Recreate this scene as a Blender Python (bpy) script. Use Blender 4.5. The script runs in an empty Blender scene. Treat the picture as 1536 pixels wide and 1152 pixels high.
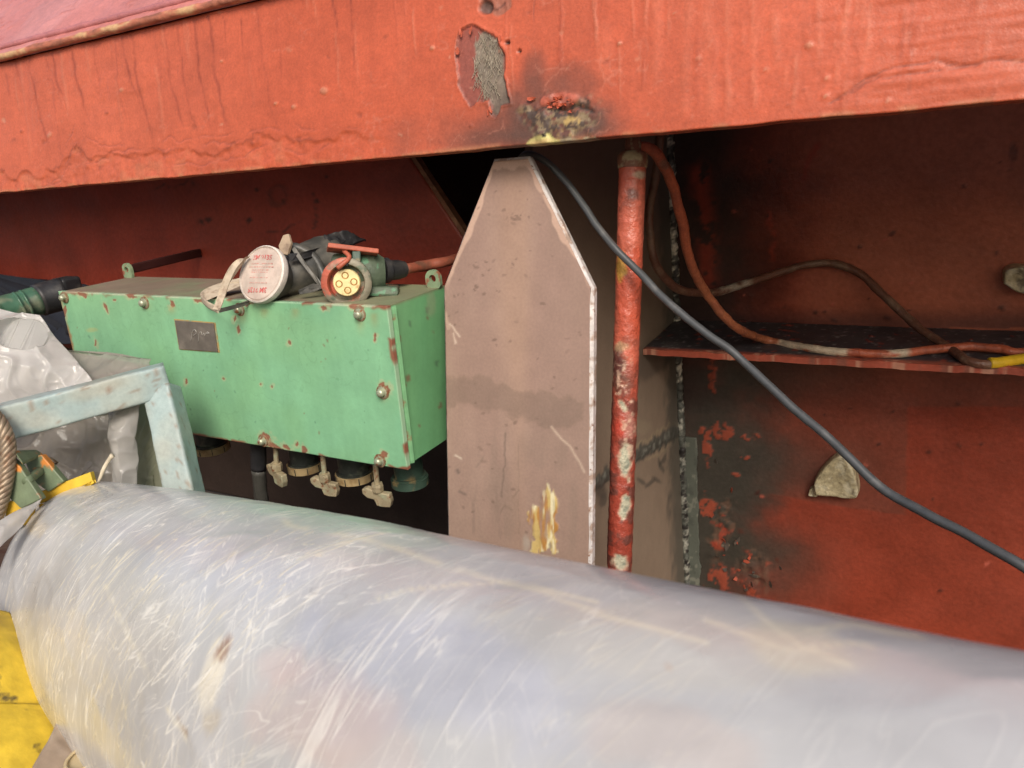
import bpy, bmesh, math, random
import numpy as np
from mathutils import Vector, Matrix
R_ = math.radians
random.seed(7)
scene = bpy.context.scene
COL = scene.collection

# ------------------------------------------------------------------ camera, sky, sun, exposure
CAMZ = 0.78                      # camera height above the deck (crouching photographer)
AZ, PITCH, FPX = R_(29.2), R_(8.5), 1139.0
cam_d = bpy.data.cameras.new('camera'); cam = bpy.data.objects.new('camera', cam_d); COL.objects.link(cam)
cam.location = (0, 0, CAMZ)
cam.rotation_euler = (R_(90) - PITCH, 0, AZ)
cam_d.sensor_width = 36.0
cam_d.lens = 36.0 * FPX / 1536.0
cam_d.clip_start = 0.01; cam_d.clip_end = 2000
cam_d.dof.use_dof = True; cam_d.dof.focus_distance = 1.12; cam_d.dof.aperture_fstop = 10.0
scene.camera = cam
scene.render.resolution_x, scene.render.resolution_y = 1024, 768

SUN_DIR = Vector((-0.44, 0.74, -0.54)).normalized()      # direction the light travels
sun_el = math.asin(-SUN_DIR.z)
sun_az = math.atan2(-SUN_DIR.x, -SUN_DIR.y)              # compass angle of the sun, from +Y towards +X
world = bpy.data.worlds.new('World'); scene.world = world; world.use_nodes = True
wn = world.node_tree
sky = wn.nodes.new('ShaderNodeTexSky'); sky.sky_type = 'NISHITA'; sky.sun_disc = False
sky.sun_elevation = sun_el; sky.sun_rotation = sun_az
sky.air_density = 1.0; sky.dust_density = 3.0; sky.ozone_density = 1.0
bg = wn.nodes['Background']; bg.inputs[1].default_value = 0.11
wn.links.new(sky.outputs[0], bg.inputs[0])
sl = bpy.data.lights.new('sun', 'SUN'); sl.energy = 2.4; sl.angle = R_(24); sl.color = (1.0, 0.93, 0.84)
so = bpy.data.objects.new('sun', sl); COL.objects.link(so)
so.rotation_euler = SUN_DIR.to_track_quat('-Z', 'Y').to_euler(); so.location = (-3, -6, 6)
vs = scene.view_settings
vs.view_transform = 'Standard'; vs.look = 'None'; vs.gamma = 1.0; vs.use_curve_mapping = False
vs.exposure = 0.36

# ------------------------------------------------------------------ photograph geometry helpers
Fv = np.array([-math.sin(AZ)*math.cos(PITCH), math.cos(AZ)*math.cos(PITCH), -math.sin(PITCH)])
Rv = np.array([math.cos(AZ), math.sin(AZ), 0.0]); Uv = np.cross(Rv, Fv)
CAM = np.array([0, 0, CAMZ])
def ray(x, y): return Fv + Rv*(x-768)/FPX - Uv*(y-576)/FPX
def U(x, y, X=None, Y=None, Z=None, d=None):
    """the point of the place seen at a pixel, on the plane X=, Y=, Z= (relative to the lens) or at depth d"""
    r = ray(x, y)
    if X is not None: r = r*(X/r[0])
    elif Y is not None: r = r*(Y/r[1])
    elif Z is not None: r = r*(Z/r[2])
    else: r = r*d
    return r + CAM
def Upl(x, y, p0, n):
    r = ray(x, y); n = np.asarray(n)
    return CAM + r*(np.dot(np.asarray(p0)-CAM, n)/np.dot(r, n))
def PX(v):
    v = np.asarray(v) - CAM; z = np.maximum(v @ Fv, 0.02)
    return 768+FPX*(v @ Rv)/z, 576-FPX*(v @ Uv)/z
def euler(a, b, c):
    ca, sa, cb, sb, cc, sc = math.cos(a), math.sin(a), math.cos(b), math.sin(b), math.cos(c), math.sin(c)
    return (np.array([[cc,-sc,0],[sc,cc,0],[0,0,1]]) @ np.array([[cb,0,sb],[0,1,0],[-sb,0,cb]])
            @ np.array([[1,0,0],[0,ca,-sa],[0,sa,ca]]))
def nrm(v): v = np.asarray(v, float); return v/np.linalg.norm(v)

# ------------------------------------------------------------------ numpy noise and masks
def _h(ix, iy, iz, s):
    n = (ix*374761393 + iy*668265263 + iz*2147483647 + s*974634541) & 0xffffffff
    n = ((n ^ (n >> 13))*1274126177) & 0xffffffff
    n = ((n ^ (n >> 16))*2246822519) & 0xffffffff
    return ((n ^ (n >> 15)) & 0xffffff)/float(0xffffff)*2-1
def vn(p, s=0):
    p = np.asarray(p, float); i = np.floor(p).astype(np.int64); f = p-i; f = f*f*f*(f*(f*6-15)+10)
    o = 0
    for a in (0, 1):
        wa = f[..., 0] if a else 1-f[..., 0]
        for b in (0, 1):
            wb = f[..., 1] if b else 1-f[..., 1]
            for c in (0, 1):
                wc = f[..., 2] if c else 1-f[..., 2]
                o = o+wa*wb*wc*_h(i[..., 0]+a, i[..., 1]+b, i[..., 2]+c, s)
    return o
def fb(p, scale, octv=4, s=0, gain=0.5):
    p = np.asarray(p, float)*np.asarray(scale); o = 0; a = 1; t = 0
    for k in range(octv):
        o = o+a*vn(p+17.3*k, s+k); t += a; a *= gain; p = p*2.03
    return o/t*1.6
def ss(a, b, x):
    t = np.clip((x-a)/(b-a+1e-12), 0, 1); return t*t*(3-2*t)
def ell(px, py, cx, cy, rx, ry, ang=0.0, w=0, soft=0.25):
    c, s = math.cos(R_(ang)), math.sin(R_(ang)); dx, dy = px-cx, py-cy
    d = np.hypot((dx*c+dy*s)/rx, (-dx*s+dy*c)/ry)+w
    return 1-ss(1-soft, 1+soft, d)
def dseg(px, py, pts):
    best = np.full(np.shape(px), 1e9)
    for (x0, y0), (x1, y1) in zip(pts[:-1], pts[1:]):
        dx, dy = x1-x0, y1-y0; t = np.clip(((px-x0)*dx+(py-y0)*dy)/(dx*dx+dy*dy+1e-9), 0, 1)
        best = np.minimum(best, np.hypot(px-x0-t*dx, py-y0-t*dy))
    return best
def inpoly(px, py, pts):
    """signed distance in pixels, positive inside"""
    ins = np.zeros(np.shape(px), bool); n = len(pts)
    for k in range(n):
        (x0, y0), (x1, y1) = pts[k], pts[(k+1) % n]
        c = ((y0 > py) != (y1 > py)) & (px < (x1-x0)*(py-y0)/((y1-y0) if y1 != y0 else 1e-9)+x0)
        ins ^= c
    d = dseg(px, py, list(pts)+[pts[0]])
    return np.where(ins, d, -d)
def mx(col, m, c):
    m = np.asarray(m)[..., None]; return col*(1-m)+np.asarray(c)*m
def S(r, g, b, k=1.0):
    f = lambda c: (c/255/12.92 if c/255 <= 0.04045 else ((c/255+0.055)/1.055)**2.4)
    return np.array([f(r), f(g), f(b)])*k

# ------------------------------------------------------------------ materials
def mat_new(name):
    m = bpy.data.materials.new(name); m.use_nodes = True
    return m, m.node_tree, m.node_tree.nodes['Principled BSDF']
def nd(t, typ, **kw):
    n = t.nodes.new(typ)
    for k, v in kw.items():
        if k.startswith('i_'): n.inputs[int(k[2:])].default_value = v
        else: setattr(n, k, v)
    return n
def bumpchain(t, b, coord, layers):
    prev = None
    for sc, st, dist, det in layers:
        no = nd(t, 'ShaderNodeTexNoise'); no.inputs['Scale'].default_value = sc; no.inputs['Detail'].default_value = det
        t.links.new(coord, no.inputs['Vector'])
        bu = nd(t, 'ShaderNodeBump'); bu.inputs['Strength'].default_value = st; bu.inputs['Distance'].default_value = dist
        t.links.new(no.outputs[0], bu.inputs['Height'])
        if prev: t.links.new(prev, bu.inputs['Normal'])
        prev = bu.outputs[0]
    if prev: t.links.new(prev, b.inputs['Normal'])
def vary(t, colsock, coord, scale, lo, hi, detail=6):
    no = nd(t, 'ShaderNodeTexNoise'); no.inputs['Scale'].default_value = scale; no.inputs['Detail'].default_value = detail
    t.links.new(coord, no.inputs['Vector'])
    mr = nd(t, 'ShaderNodeMapRange'); mr.inputs[1].default_value = 0.3; mr.inputs[2].default_value = 0.7
    mr.inputs[3].default_value = lo; mr.inputs[4].default_value = hi
    t.links.new(no.outputs[0], mr.inputs[0])
    mu = nd(t, 'ShaderNodeMix', data_type='RGBA', blend_type='MULTIPLY'); mu.inputs[0].default_value = 1
    t.links.new(colsock, mu.inputs[6]); t.links.new(mr.outputs[0], mu.inputs[7])
    return mu.outputs[2]
def painted(name, bump=((260, 0.25, 0.002, 4),), var=((90, 0.86, 1.1),), spec=0.4, metal=0.0, streak=None):
    """colour, gloss from the surface's own paint layers (attributes), fine grain from noise"""
    m, t, b = mat_new(name)
    a = nd(t, 'ShaderNodeAttribute', attribute_name='albedo'); r = nd(t, 'ShaderNodeAttribute', attribute_name='rgh')
    tc = nd(t, 'ShaderNodeTexCoord')
    c = a.outputs['Color']
    for sc, lo, hi in var: c = vary(t, c, tc.outputs['Object'], sc, lo, hi)
    for sv, lo, hi in (streak or ()):
        mp = nd(t, 'ShaderNodeMapping'); mp.inputs['Scale'].default_value = sv; t.links.new(tc.outputs['Object'], mp.inputs[0])
        c = vary(t, c, mp.outputs[0], 1.0, lo, hi, 4)
    t.links.new(c, b.inputs['Base Color'])
    t.links.new(r.outputs['Fac'], b.inputs['Roughness'])
    b.inputs['Specular IOR Level'].default_value = spec; b.inputs['Metallic'].default_value = metal
    bumpchain(t, b, tc.outputs['Object'], bump)
    return m
def plain(name, col, rough=0.5, metal=0.0, spots=(), bump=((200, 0.2, 0.002, 4),), var=((60, 0.8, 1.12),), spec=0.4):
    """spots: (scale, threshold, colour, softness)"""
    m, t, b = mat_new(name)
    tc = nd(t, 'ShaderNodeTexCoord'); co = tc.outputs['Object']
    rgb = nd(t, 'ShaderNodeRGB'); rgb.outputs[0].default_value = (*col, 1); c = rgb.outputs[0]
    for k, (sc, th, sc_col, soft) in enumerate(spots):
        no = nd(t, 'ShaderNodeTexNoise'); no.inputs['Scale'].default_value = sc; no.inputs['Detail'].default_value = 7
        no.noise_dimensions = '4D'; no.inputs['W'].default_value = 3.7*k
        t.links.new(co, no.inputs['Vector'])
        mr = nd(t, 'ShaderNodeMapRange'); mr.inputs[1].default_value = th-soft; mr.inputs[2].default_value = th+soft
        t.links.new(no.outputs[0], mr.inputs[0])
        mi = nd(t, 'ShaderNodeMix', data_type='RGBA'); t.links.new(mr.outputs[0], mi.inputs[0])
        t.links.new(c, mi.inputs[6]); mi.inputs[7].default_value = (*sc_col, 1); c = mi.outputs[2]
    for sc, lo, hi in var: c = vary(t, c, co, sc, lo, hi)
    t.links.new(c, b.inputs['Base Color'])
    b.inputs['Roughness'].default_value = rough; b.inputs['Metallic'].default_value = metal
    b.inputs['Specular IOR Level'].default_value = spec
    bumpchain(t, b, co, bump)
    return m
def sheeting(name, col, trans=0.5, rough=0.25, clear=0.22):
    m, t, b = mat_new(name)
    tc = nd(t, 'ShaderNodeTexCoord')
    rgb = nd(t, 'ShaderNodeRGB'); rgb.outputs[0].default_value = (*col, 1)
    c = vary(t, rgb.outputs[0], tc.outputs['Object'], 14, 0.86, 1.08)
    t.links.new(c, b.inputs['Base Color']); b.inputs['Roughness'].default_value = rough
    tr = nd(t, 'ShaderNodeBsdfTranslucent'); t.links.new(c, tr.inputs[0])
    ms = nd(t, 'ShaderNodeMixShader'); ms.inputs[0].default_value = trans
    t.links.new(b.outputs[0], ms.inputs[1]); t.links.new(tr.outputs[0], ms.inputs[2])
    tp = nd(t, 'ShaderNodeBsdfTransparent'); m2 = nd(t, 'ShaderNodeMixShader'); m2.inputs[0].default_value = clear
    t.links.new(ms.outputs[0], m2.inputs[1]); t.links.new(tp.outputs[0], m2.inputs[2])
    t.links.new(m2.outputs[0], t.nodes['Material Output'].inputs[0])
    bumpchain(t, b, tc.outputs['Object'], ((45, 0.35, 0.004, 3), (160, 0.2, 0.002, 3)))
    return m

RED = np.array([0.485, 0.096, 0.043]); REDD = np.array([0.30, 0.050, 0.028]); PRIM = np.array([0.20, 0.048, 0.036])
SOOT = np.array([0.022, 0.019, 0.018]); GREY = np.array([0.24, 0.21, 0.18]); CREAM = np.array([0.60, 0.56, 0.42])
M_beam = painted('red_lead_paint', bump=((14, 0.15, 0.006, 2), (110, 0.16, 0.003, 5), (480, 0.2, 0.0012, 3)), var=((10, 0.88, 1.08), (60, 0.9, 1.06), (260, 0.88, 1.1)), spec=0.5, streak=(((60, 60, 5), 0.97, 1.03), ((9, 9, 160), 0.97, 1.02)))
M_bulk = painted('old_red_paint', bump=((18, 0.3, 0.006, 3), (160, 0.3, 0.002, 5)), var=((9, 0.8, 1.12), (110, 0.85, 1.1)), spec=0.4)
M_steel = painted('shop_primed_steel', bump=((60, 0.08, 0.002, 3), (420, 0.12, 0.001, 4)), var=((30, 0.93, 1.05), (240, 0.94, 1.05)), spec=0.35)
M_green = painted('green_enamel', bump=((40, 0.15, 0.002, 3), (300, 0.2, 0.001, 4)), var=((6, 0.9, 1.08), (22, 0.93, 1.05), (150, 0.96, 1.03)), spec=0.5, streak=(((60, 60, 6), 0.95, 1.04),))
M_pipe = painted('lumpy_red_pipe_paint', bump=((140, 0.7, 0.003, 3), (420, 0.4, 0.0015, 4)), var=((60, 0.8, 1.12), (300, 0.85, 1.1)), spec=0.5)
M_weld = painted('weld_metal', bump=((240, 0.8, 0.003, 5),), var=((160, 0.6, 1.25),), spec=0.5)
M_lug = painted('cut_steel', bump=((160, 0.7, 0.003, 5),), var=((120, 0.7, 1.15),), spec=0.5)
M_rust = plain('rusty_bolt', (0.30, 0.22, 0.14), 0.5, 0.3, spots=((180, 0.55, (0.22, 0.09, 0.04), 0.06),), bump=((400, 0.4, 0.001, 4),))
M_bolt = plain('worn_bolt_head', (0.40, 0.42, 0.30), 0.35, 0.45, spots=((120, 0.57, (0.28, 0.11, 0.05), 0.05),))
M_brass = plain('dusty_brass', (0.36, 0.30, 0.19), 0.5, 0.2, spots=((140, 0.6, (0.22, 0.10, 0.05), 0.05), (60, 0.6, (0.36, 0.38, 0.25), 0.06)), bump=((300, 0.4, 0.001, 4),))
M_black = plain('black_rubber', (0.022, 0.022, 0.024), 0.45, spots=((30, 0.6, (0.06, 0.055, 0.05), 0.1),))
M_cable = plain('grey_black_cable', (0.06, 0.062, 0.064), 0.38, spots=((40, 0.62, (0.12, 0.115, 0.11), 0.08),), bump=((120, 0.15, 0.001, 3),), spec=0.6)
M_mask = plain('dark_grey_mask_rubber', (0.055, 0.055, 0.05), 0.42, spots=((35, 0.55, (0.14, 0.13, 0.11), 0.12),))
M_strap = plain('dusty_strap', (0.48, 0.40, 0.30), 0.8, spots=((90, 0.6, (0.30, 0.22, 0.16), 0.1),), bump=((900, 0.4, 0.0006, 2),))
M_filter = plain('dusty_filter_felt', (0.52, 0.43, 0.37), 0.9, spots=((40, 0.58, (0.44, 0.34, 0.29), 0.12),), bump=((70, 0.25, 0.003, 4), (600, 0.3, 0.001, 3)))
M_filterrim = plain('filter_rim', (0.66, 0.60, 0.54), 0.5)
M_ink = plain('red_ink', (0.50, 0.12, 0.11), 0.8, bump=(), spots=((160, .56, (.50, .36, .31), .08),))
M_inkpale = plain('faded_red_ink', (0.52, 0.27, 0.23), 0.8, bump=(), spots=((200, .52, (.50, .38, .33), .08),))
M_insert = plain('cream_insulator', (0.72, 0.60, 0.30), 0.45, spots=((70, 0.62, (0.45, 0.28, 0.12), 0.06),))
M_pin = plain('copper_contact', (0.50, 0.27, 0.09), 0.4, 0.5)
M_conn = plain('connector_green_red', (0.085, 0.115, 0.075), 0.5, spots=((26, 0.56, (0.42, 0.09, 0.045), 0.03), (70, 0.62, (0.10, 0.22, 0.13), 0.03)), bump=((180, 0.5, 0.002, 4),))
M_conring = plain('connector_ring', (0.21, 0.19, 0.14), 0.5, 0.2, spots=((22, 0.52, (0.42, 0.10, 0.06), 0.03), (90, 0.6, (0.10, 0.12, 0.08), 0.06)), bump=((220, 0.4, 0.0015, 4),))
M_redcap = plain('red_cap', (0.40, 0.10, 0.055), 0.5, spots=((60, 0.6, (0.20, 0.08, 0.05), 0.06),))
M_hose = plain('green_hose', (0.05, 0.12, 0.075), 0.35, spots=((30, 0.58, (0.17, 0.19, 0.13), 0.08),))
M_darkred = plain('dark_red_strap', (0.045, 0.014, 0.013), 0.5)
M_lugg = plain('green_lug', (0.22, 0.30, 0.18), 0.5, spots=((60, 0.57, (0.28, 0.10, 0.06), 0.04),))
M_trestle = painted('pale_blue_paint', bump=((50, 0.25, 0.003, 4), (300, 0.25, 0.001, 4)), var=((25, 0.9, 1.06), (180, 0.92, 1.06)), spec=0.4)
M_sheetw = sheeting('white_plastic_sheet', (0.74, 0.72, 0.70), 0.45, 0.16)
M_sheetg = sheeting('grey_plastic_sheet', (0.46, 0.42, 0.38), 0.5, 0.2)
M_rope = plain('wire_rope', (0.26, 0.20, 0.14), 0.45, 0.4, spots=((60, 0.6, (0.16, 0.09, 0.05), 0.08),))
M_block = plain('green_orange_paint', (0.13, 0.17, 0.10), 0.5, spots=((14, 0.53, (0.55, 0.20, 0.035), 0.012), (60, 0.64, (0.28, 0.18, 0.10), 0.04)))
M_yellow = plain('yellow_paint', (0.62, 0.43, 0.035), 0.5, spots=((34, 0.66, (0.12, 0.09, 0.03), 0.04), (8, 0.6, (0.48, 0.28, 0.02), 0.12)))
M_twine = plain('pale_twine', (0.55, 0.48, 0.36), 0.8)
M_brown = plain('dusty_brown_tarp', (0.24, 0.18, 0.13), 0.6, spots=((18, 0.55, (0.34, 0.27, 0.20), 0.1),))
M_blacksheet = plain('sheet_black', (0.012, 0.012, 0.016), 0.5)
M_deck = plain('deck_plate', (0.10, 0.06, 0.045), 0.7, spots=((1.5, 0.55, (0.14, 0.10, 0.075), 0.12), (20, 0.6, (0.08, 0.035, 0.025), 0.08)), bump=((12, 0.3, 0.01, 4), (120, 0.3, 0.003, 4)))
M_wood = plain('timber', (0.22, 0.15, 0.09), 0.8, bump=((40, 0.4, 0.003, 5),))
M_plate = plain('name_plate', (0.17, 0.15, 0.13), 0.45, 0.3, spots=((50, 0.6, (0.24, 0.21, 0.18), 0.08),))
M_plrim = plain('name_plate_rust', (0.40, 0.26, 0.10), 0.7, spots=((90, 0.55, (0.28, 0.32, 0.2), 0.05),))
M_etch = plain('etched_metal', (0.36, 0.34, 0.31), 0.4, 0.3)
M_gland = plain('dark_gland', (0.035, 0.04, 0.035), 0.4, spots=((60, 0.58, (0.10, 0.11, 0.08), 0.06),))
M_ringw = plain('tan_gland_ring', (0.42, 0.31, 0.16), 0.5, spots=((70, 0.58, (0.28, 0.18, 0.08), 0.08),))
M_glandg = plain('green_gland', (0.05, 0.09, 0.065), 0.45, spots=((50, 0.6, (0.22, 0.17, 0.08), 0.05),))
M_tape = plain('yellow_tape', (0.66, 0.42, 0.02), 0.5, spots=((60, 0.62, (0.16, 0.10, 0.04), 0.03),))

M_flr = plain('lifted_red_flake', (0.36, 0.075, 0.04), 0.5, spots=((80, 0.58, (0.20, 0.05, 0.03), 0.06),))
M_flb = plain('lifted_orange_flake', (0.48, 0.10, 0.05), 0.5, spots=((90, 0.6, (0.30, 0.07, 0.04), 0.06),))
M_fld = plain('burnt_flake', (0.07, 0.055, 0.045), 0.6, spots=((80, 0.58, (0.16, 0.12, 0.09), 0.06),))
# ------------------------------------------------------------------ mesh helpers
def set_parent(o, parent):
    if parent is not None:
        o.parent = parent
        o.matrix_parent_inverse = Matrix.Translation(-Vector(parent.location))
def link(name, me, mat, parent=None, smooth=False):
    o = bpy.data.objects.new(name, me); COL.objects.link(o)
    if mat is not None:
        for m in (mat if isinstance(mat, (list, tuple)) else [mat]): me.materials.append(m)
    if smooth: me.polygons.foreach_set('use_smooth', [True]*len(me.polygons))
    set_parent(o, parent)
    return o
def obj_bm(name, bm, mat, parent=None, smooth=False):
    bmesh.ops.recalc_face_normals(bm, faces=bm.faces[:])
    me = bpy.data.meshes.new(name); bm.to_mesh(me); bm.free()
    return link(name, me, mat, parent, smooth)
def thing(name, label, cat, base, group=None):
    o = bpy.data.objects.new(name, None); COL.objects.link(o); o.location = tuple(float(v) for v in base); o.empty_display_size = 0.05
    return tag(o, label, cat, group)
def tag(o, label, cat, group=None, kind=None):
    o['label'] = label; o['category'] = cat
    if group: o['group'] = group
    if kind: o['kind'] = kind
    return o
def set_attr(me, col, rgh):
    n = len(me.vertices)
    a = me.attributes.new('albedo', 'FLOAT_COLOR', 'POINT')
    c = np.ones((n, 4), np.float32); c[:, :3] = np.clip(col, 0.003, 0.85); a.data.foreach_set('color', c.ravel())
    r = me.attributes.new('rgh', 'FLOAT', 'POINT'); r.data.foreach_set('value', np.clip(rgh, 0.08, 1).astype(np.float32))
def grid(name, P, N, paint, mat, parent=None, thick=None, wrap=False, smooth=True):
    """P (nv,nu,3) surface, N outward direction; paint(P,px,py)->(colour,height,roughness). thick closes it to a plate."""
    P = np.asarray(P, float); nv, nu = P.shape[:2]
    N = np.broadcast_to(np.asarray(N, float), P.shape)
    px, py = PX(P)
    col, h, r = paint(P, px, py)
    Q = P + N*np.asarray(h)[..., None]
    idx = np.arange(nv*nu).reshape(nv, nu)
    if wrap:
        nxt = np.roll(idx, -1, axis=1); a, b, c, d = idx[:-1], nxt[:-1], nxt[1:], idx[1:]
    else:
        a, b, c, d = idx[:-1, :-1], idx[:-1, 1:], idx[1:, 1:], idx[1:, :-1]
    faces = np.stack([a, b, c, d], -1).reshape(-1, 4).tolist()
    verts = Q.reshape(-1, 3); cols = np.broadcast_to(col, P.shape).reshape(-1, 3); rg = np.broadcast_to(r, P.shape[:2]).reshape(-1)
    if thick:
        bl = np.concatenate([idx[0, :], idx[1:, -1], idx[-1, -2::-1], idx[-2:0:-1, 0]])
        back = verts[bl] - N.reshape(-1, 3)[bl]*thick
        k0 = len(verts); verts = np.vstack([verts, back]); cols = np.vstack([cols, cols[bl]]); rg = np.concatenate([rg, rg[bl]])
        m = len(bl)
        for q in range(m):
            faces.append([int(bl[q]), k0+q, k0+(q+1) % m, int(bl[(q+1) % m])])
        faces.append(list(range(k0+m-1, k0-1, -1)))
    elif wrap:
        faces.append(idx[0, ::-1].tolist()); faces.append(idx[-1].tolist())
    me = bpy.data.meshes.new(name); me.from_pydata(verts.tolist(), [], faces)
    set_attr(me, cols, rg)
    o = link(name, me, mat, parent)
    sm = [smooth]*len(me.polygons)
    if thick:
        for k in range(len(faces)-len(bl)-1, len(faces)): sm[k] = False
    me.polygons.foreach_set('use_smooth', sm)
    bm = bmesh.new(); bm.from_mesh(me); bmesh.ops.recalc_face_normals(bm, faces=bm.faces[:]); bm.to_mesh(me); bm.free()
    return o
def plane_pts(o, u, v, us, vs_):
    us, vs_ = np.asarray(us), np.asarray(vs_)
    return np.asarray(o)+us[None, :, None]*np.asarray(u)+vs_[:, None, None]*np.asarray(v)
def catmull(pts, n):
    p = np.asarray(pts, float); p = np.vstack([2*p[0]-p[1], p, 2*p[-1]-p[-2]])
    seg = np.linalg.norm(np.diff(p[1:-1], axis=0), axis=1); cum = np.concatenate([[0], np.cumsum(seg)])
    out = []
    for s in np.linspace(0, cum[-1], n):
        k = min(np.searchsorted(cum, s, 'right')-1, len(seg)-1); t = (s-cum[k])/max(seg[k], 1e-9)
        a, b, c, d = p[k], p[k+1], p[k+2], p[k+3]
        out.append(0.5*((2*b)+(c-a)*t+(2*a-5*b+4*c-d)*t*t+(3*b-a-3*c+d)*t**3))
    return np.array(out)
def tube_rings(path, rad, seg):
    path = np.asarray(path); n = len(path); T = np.gradient(path, axis=0); T /= np.linalg.norm(T, axis=1)[:, None]
    rad = np.broadcast_to(rad, (n,))
    a = np.cross(T[0], [0, 0, 1.0])
    if np.linalg.norm(a) < 1e-3: a = np.cross(T[0], [1.0, 0, 0])
    a = nrm(a); th = np.linspace(0, 2*np.pi, seg, endpoint=False); P = np.zeros((n, seg, 3)); Nn = np.zeros((n, seg, 3))
    for k in range(n):
        a = nrm(a-T[k]*np.dot(a, T[k])); b = np.cross(T[k], a)
        Nn[k] = np.cos(th)[:, None]*a+np.sin(th)[:, None]*b
        P[k] = path[k]+Nn[k]*rad[k]
    return P, Nn
def no_paint(c, r=0.5):
    return lambda P, px, py: (np.broadcast_to(np.asarray(c), P.shape), np.zeros(P.shape[:2]), np.full(P.shape[:2], r))
def tube(name, pts, rad, mat, parent=None, seg=14, n=None, wob=0.0, paint=None, sm=True):
    path = catmull(pts, n) if n else np.asarray(pts, float)
    P, Nn = tube_rings(path, rad, seg)
    pf = paint or no_paint((0.3, 0.3, 0.3))
    if wob:
        base = pf
        def pf(P, px, py): c, h, r = base(P, px, py); return c, h+wob*fb(P, 60, 3, 5), r
    return grid(name, P, Nn, pf, mat, parent, wrap=True, smooth=sm)
def bbox(name, cen, ax, half, mat, parent=None, bev=0.002, seg=2):
    bm = bmesh.new(); bmesh.ops.create_cube(bm, size=2.0)
    for v in bm.verts: v.co = Vector((v.co.x*half[0], v.co.y*half[1], v.co.z*half[2]))
    if bev: bmesh.ops.bevel(bm, geom=bm.edges[:], offset=bev, segments=seg, affect='EDGES', profile=0.5)
    M = Matrix([[*[float(ax[j][i]) for j in range(3)], float(cen[i])] for i in range(3)]+[[0, 0, 0, 1]])
    bm.transform(M)
    return obj_bm(name, bm, mat, parent)
def prism(name, pts, ext, mat, parent=None, bev=0.0, smooth=False):
    bm = bmesh.new(); vs1 = [bm.verts.new(tuple(p)) for p in pts]; f = bm.faces.new(vs1)
    r = bmesh.ops.extrude_face_region(bm, geom=[f]); ev = [g for g in r['geom'] if isinstance(g, bmesh.types.BMVert)]
    bmesh.ops.translate(bm, verts=ev, vec=Vector(tuple(ext)))
    if bev: bmesh.ops.bevel(bm, geom=bm.edges[:], offset=bev, segments=2, affect='EDGES', profile=0.5)
    return obj_bm(name, bm, mat, parent, smooth)
def lathe(name, prof, cen, axis, mat, parent=None, seg=32, smooth=True, up=(0, 0, 1), squash=1.0):
    """prof: (radius, distance along axis)"""
    axis = nrm(axis); a = np.cross(up, axis); a = nrm(a if np.linalg.norm(a) > 1e-3 else np.cross((1, 0, 0), axis)); b = np.cross(axis, a)
    bm = bmesh.new(); rings = []
    for r, z in prof:
        c = np.asarray(cen)+axis*z
        if r < 1e-6: rings.append([bm.verts.new(tuple(c))])
        else: rings.append([bm.verts.new(tuple(c+r*(a*math.cos(2*math.pi*k/seg)+b*squash*math.sin(2*math.pi*k/seg)))) for k in range(seg)])
    for q, w in zip(rings[:-1], rings[1:]):
        if len(q) == 1 and len(w) == 1: continue
        for k in range(seg):
            k2 = (k+1) % seg
            if len(q) == 1: bm.faces.new((q[0], w[k], w[k2]))
            elif len(w) == 1: bm.faces.new((q[k], q[k2], w[0]))
            else: bm.faces.new((q[k], q[k2], w[k2], w[k]))
    for q in (rings[0], rings[-1]):
        if len(q) > 1: bm.faces.new(q)
    o = obj_bm(name, bm, mat, parent, smooth)
    if smooth:
        m = o.data; m.set_sharp_from_angle(angle=R_(40))
    return o
def sheet(name, corners, nu, nv, amp, scale, mat, parent=None, seed=0, edge=0.0, thick=0.0012, bulge=0.0):
    """crumpled film spanned between four corners (tl,tr,br,bl)"""
    tl, tr, br, bl = [np.asarray(c, float) for c in corners]
    u = np.linspace(0, 1, nu)[None, :, None]; v = np.linspace(0, 1, nv)[:, None, None]
    P = (tl*(1-u)+tr*u)*(1-v)+(bl*(1-u)+br*u)*v
    n = nrm(np.cross(tr-tl, bl-tl)); n = -n if np.dot(n, CAM-tl) < 0 else n
    L = np.linalg.norm(tr-tl)
    rk = random.Random(seed); tri = 0
    Pw = P+n*0+0.03*np.stack([fb(P, 7, 2, seed+40), fb(P, 7, 2, seed+41), fb(P, 7, 2, seed+42)], -1)
    for k in range(7):
        dk = nrm([rk.gauss(0, 1), rk.gauss(0, 1), rk.gauss(0, 1)]); q = (Pw@dk)*scale*rk.uniform(.5, 1.5)+rk.random()
        tri = tri+np.abs((q % 1)-.5)*amp*rk.uniform(.5, 1.1)*np.clip(.6+fb(P, 6, 2, seed+50+k), 0, 1.3)
    fold = tri*.9+.35*(1-np.abs(fb(P, scale, 1, seed)))**1.5*amp+(1-np.abs(fb(P, scale*2.3, 1, seed+9)))**2*amp*0.5+(1-np.abs(fb(P, scale*5, 1, seed+14)))**2*amp*0.14+fb(P, scale*0.5, 2, seed+4)*amp*1.2
    ed = fb(P, scale*1.2, 3, seed+20)*edge
    uu = (np.minimum(u, 1-u)[..., 0] < 0.02) | (np.minimum(v, 1-v)[..., 0] < 0.02)
    inpl = nrm(tr-tl)*1.0
    P = P+n*(fold+bulge*np.sin(np.pi*u[..., 0])*np.sin(np.pi*v[..., 0]))[..., None]
    P = P+inpl*ed[..., None]*(np.abs(u-0.5)*2)+nrm(bl-tl)*fb(P, scale*1.1, 3, seed+31)[..., None]*edge*(np.abs(v-0.5)*2)
    return grid(name, P, n, no_paint((0.6, 0.6, 0.6)), mat, parent, thick=thick)

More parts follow.
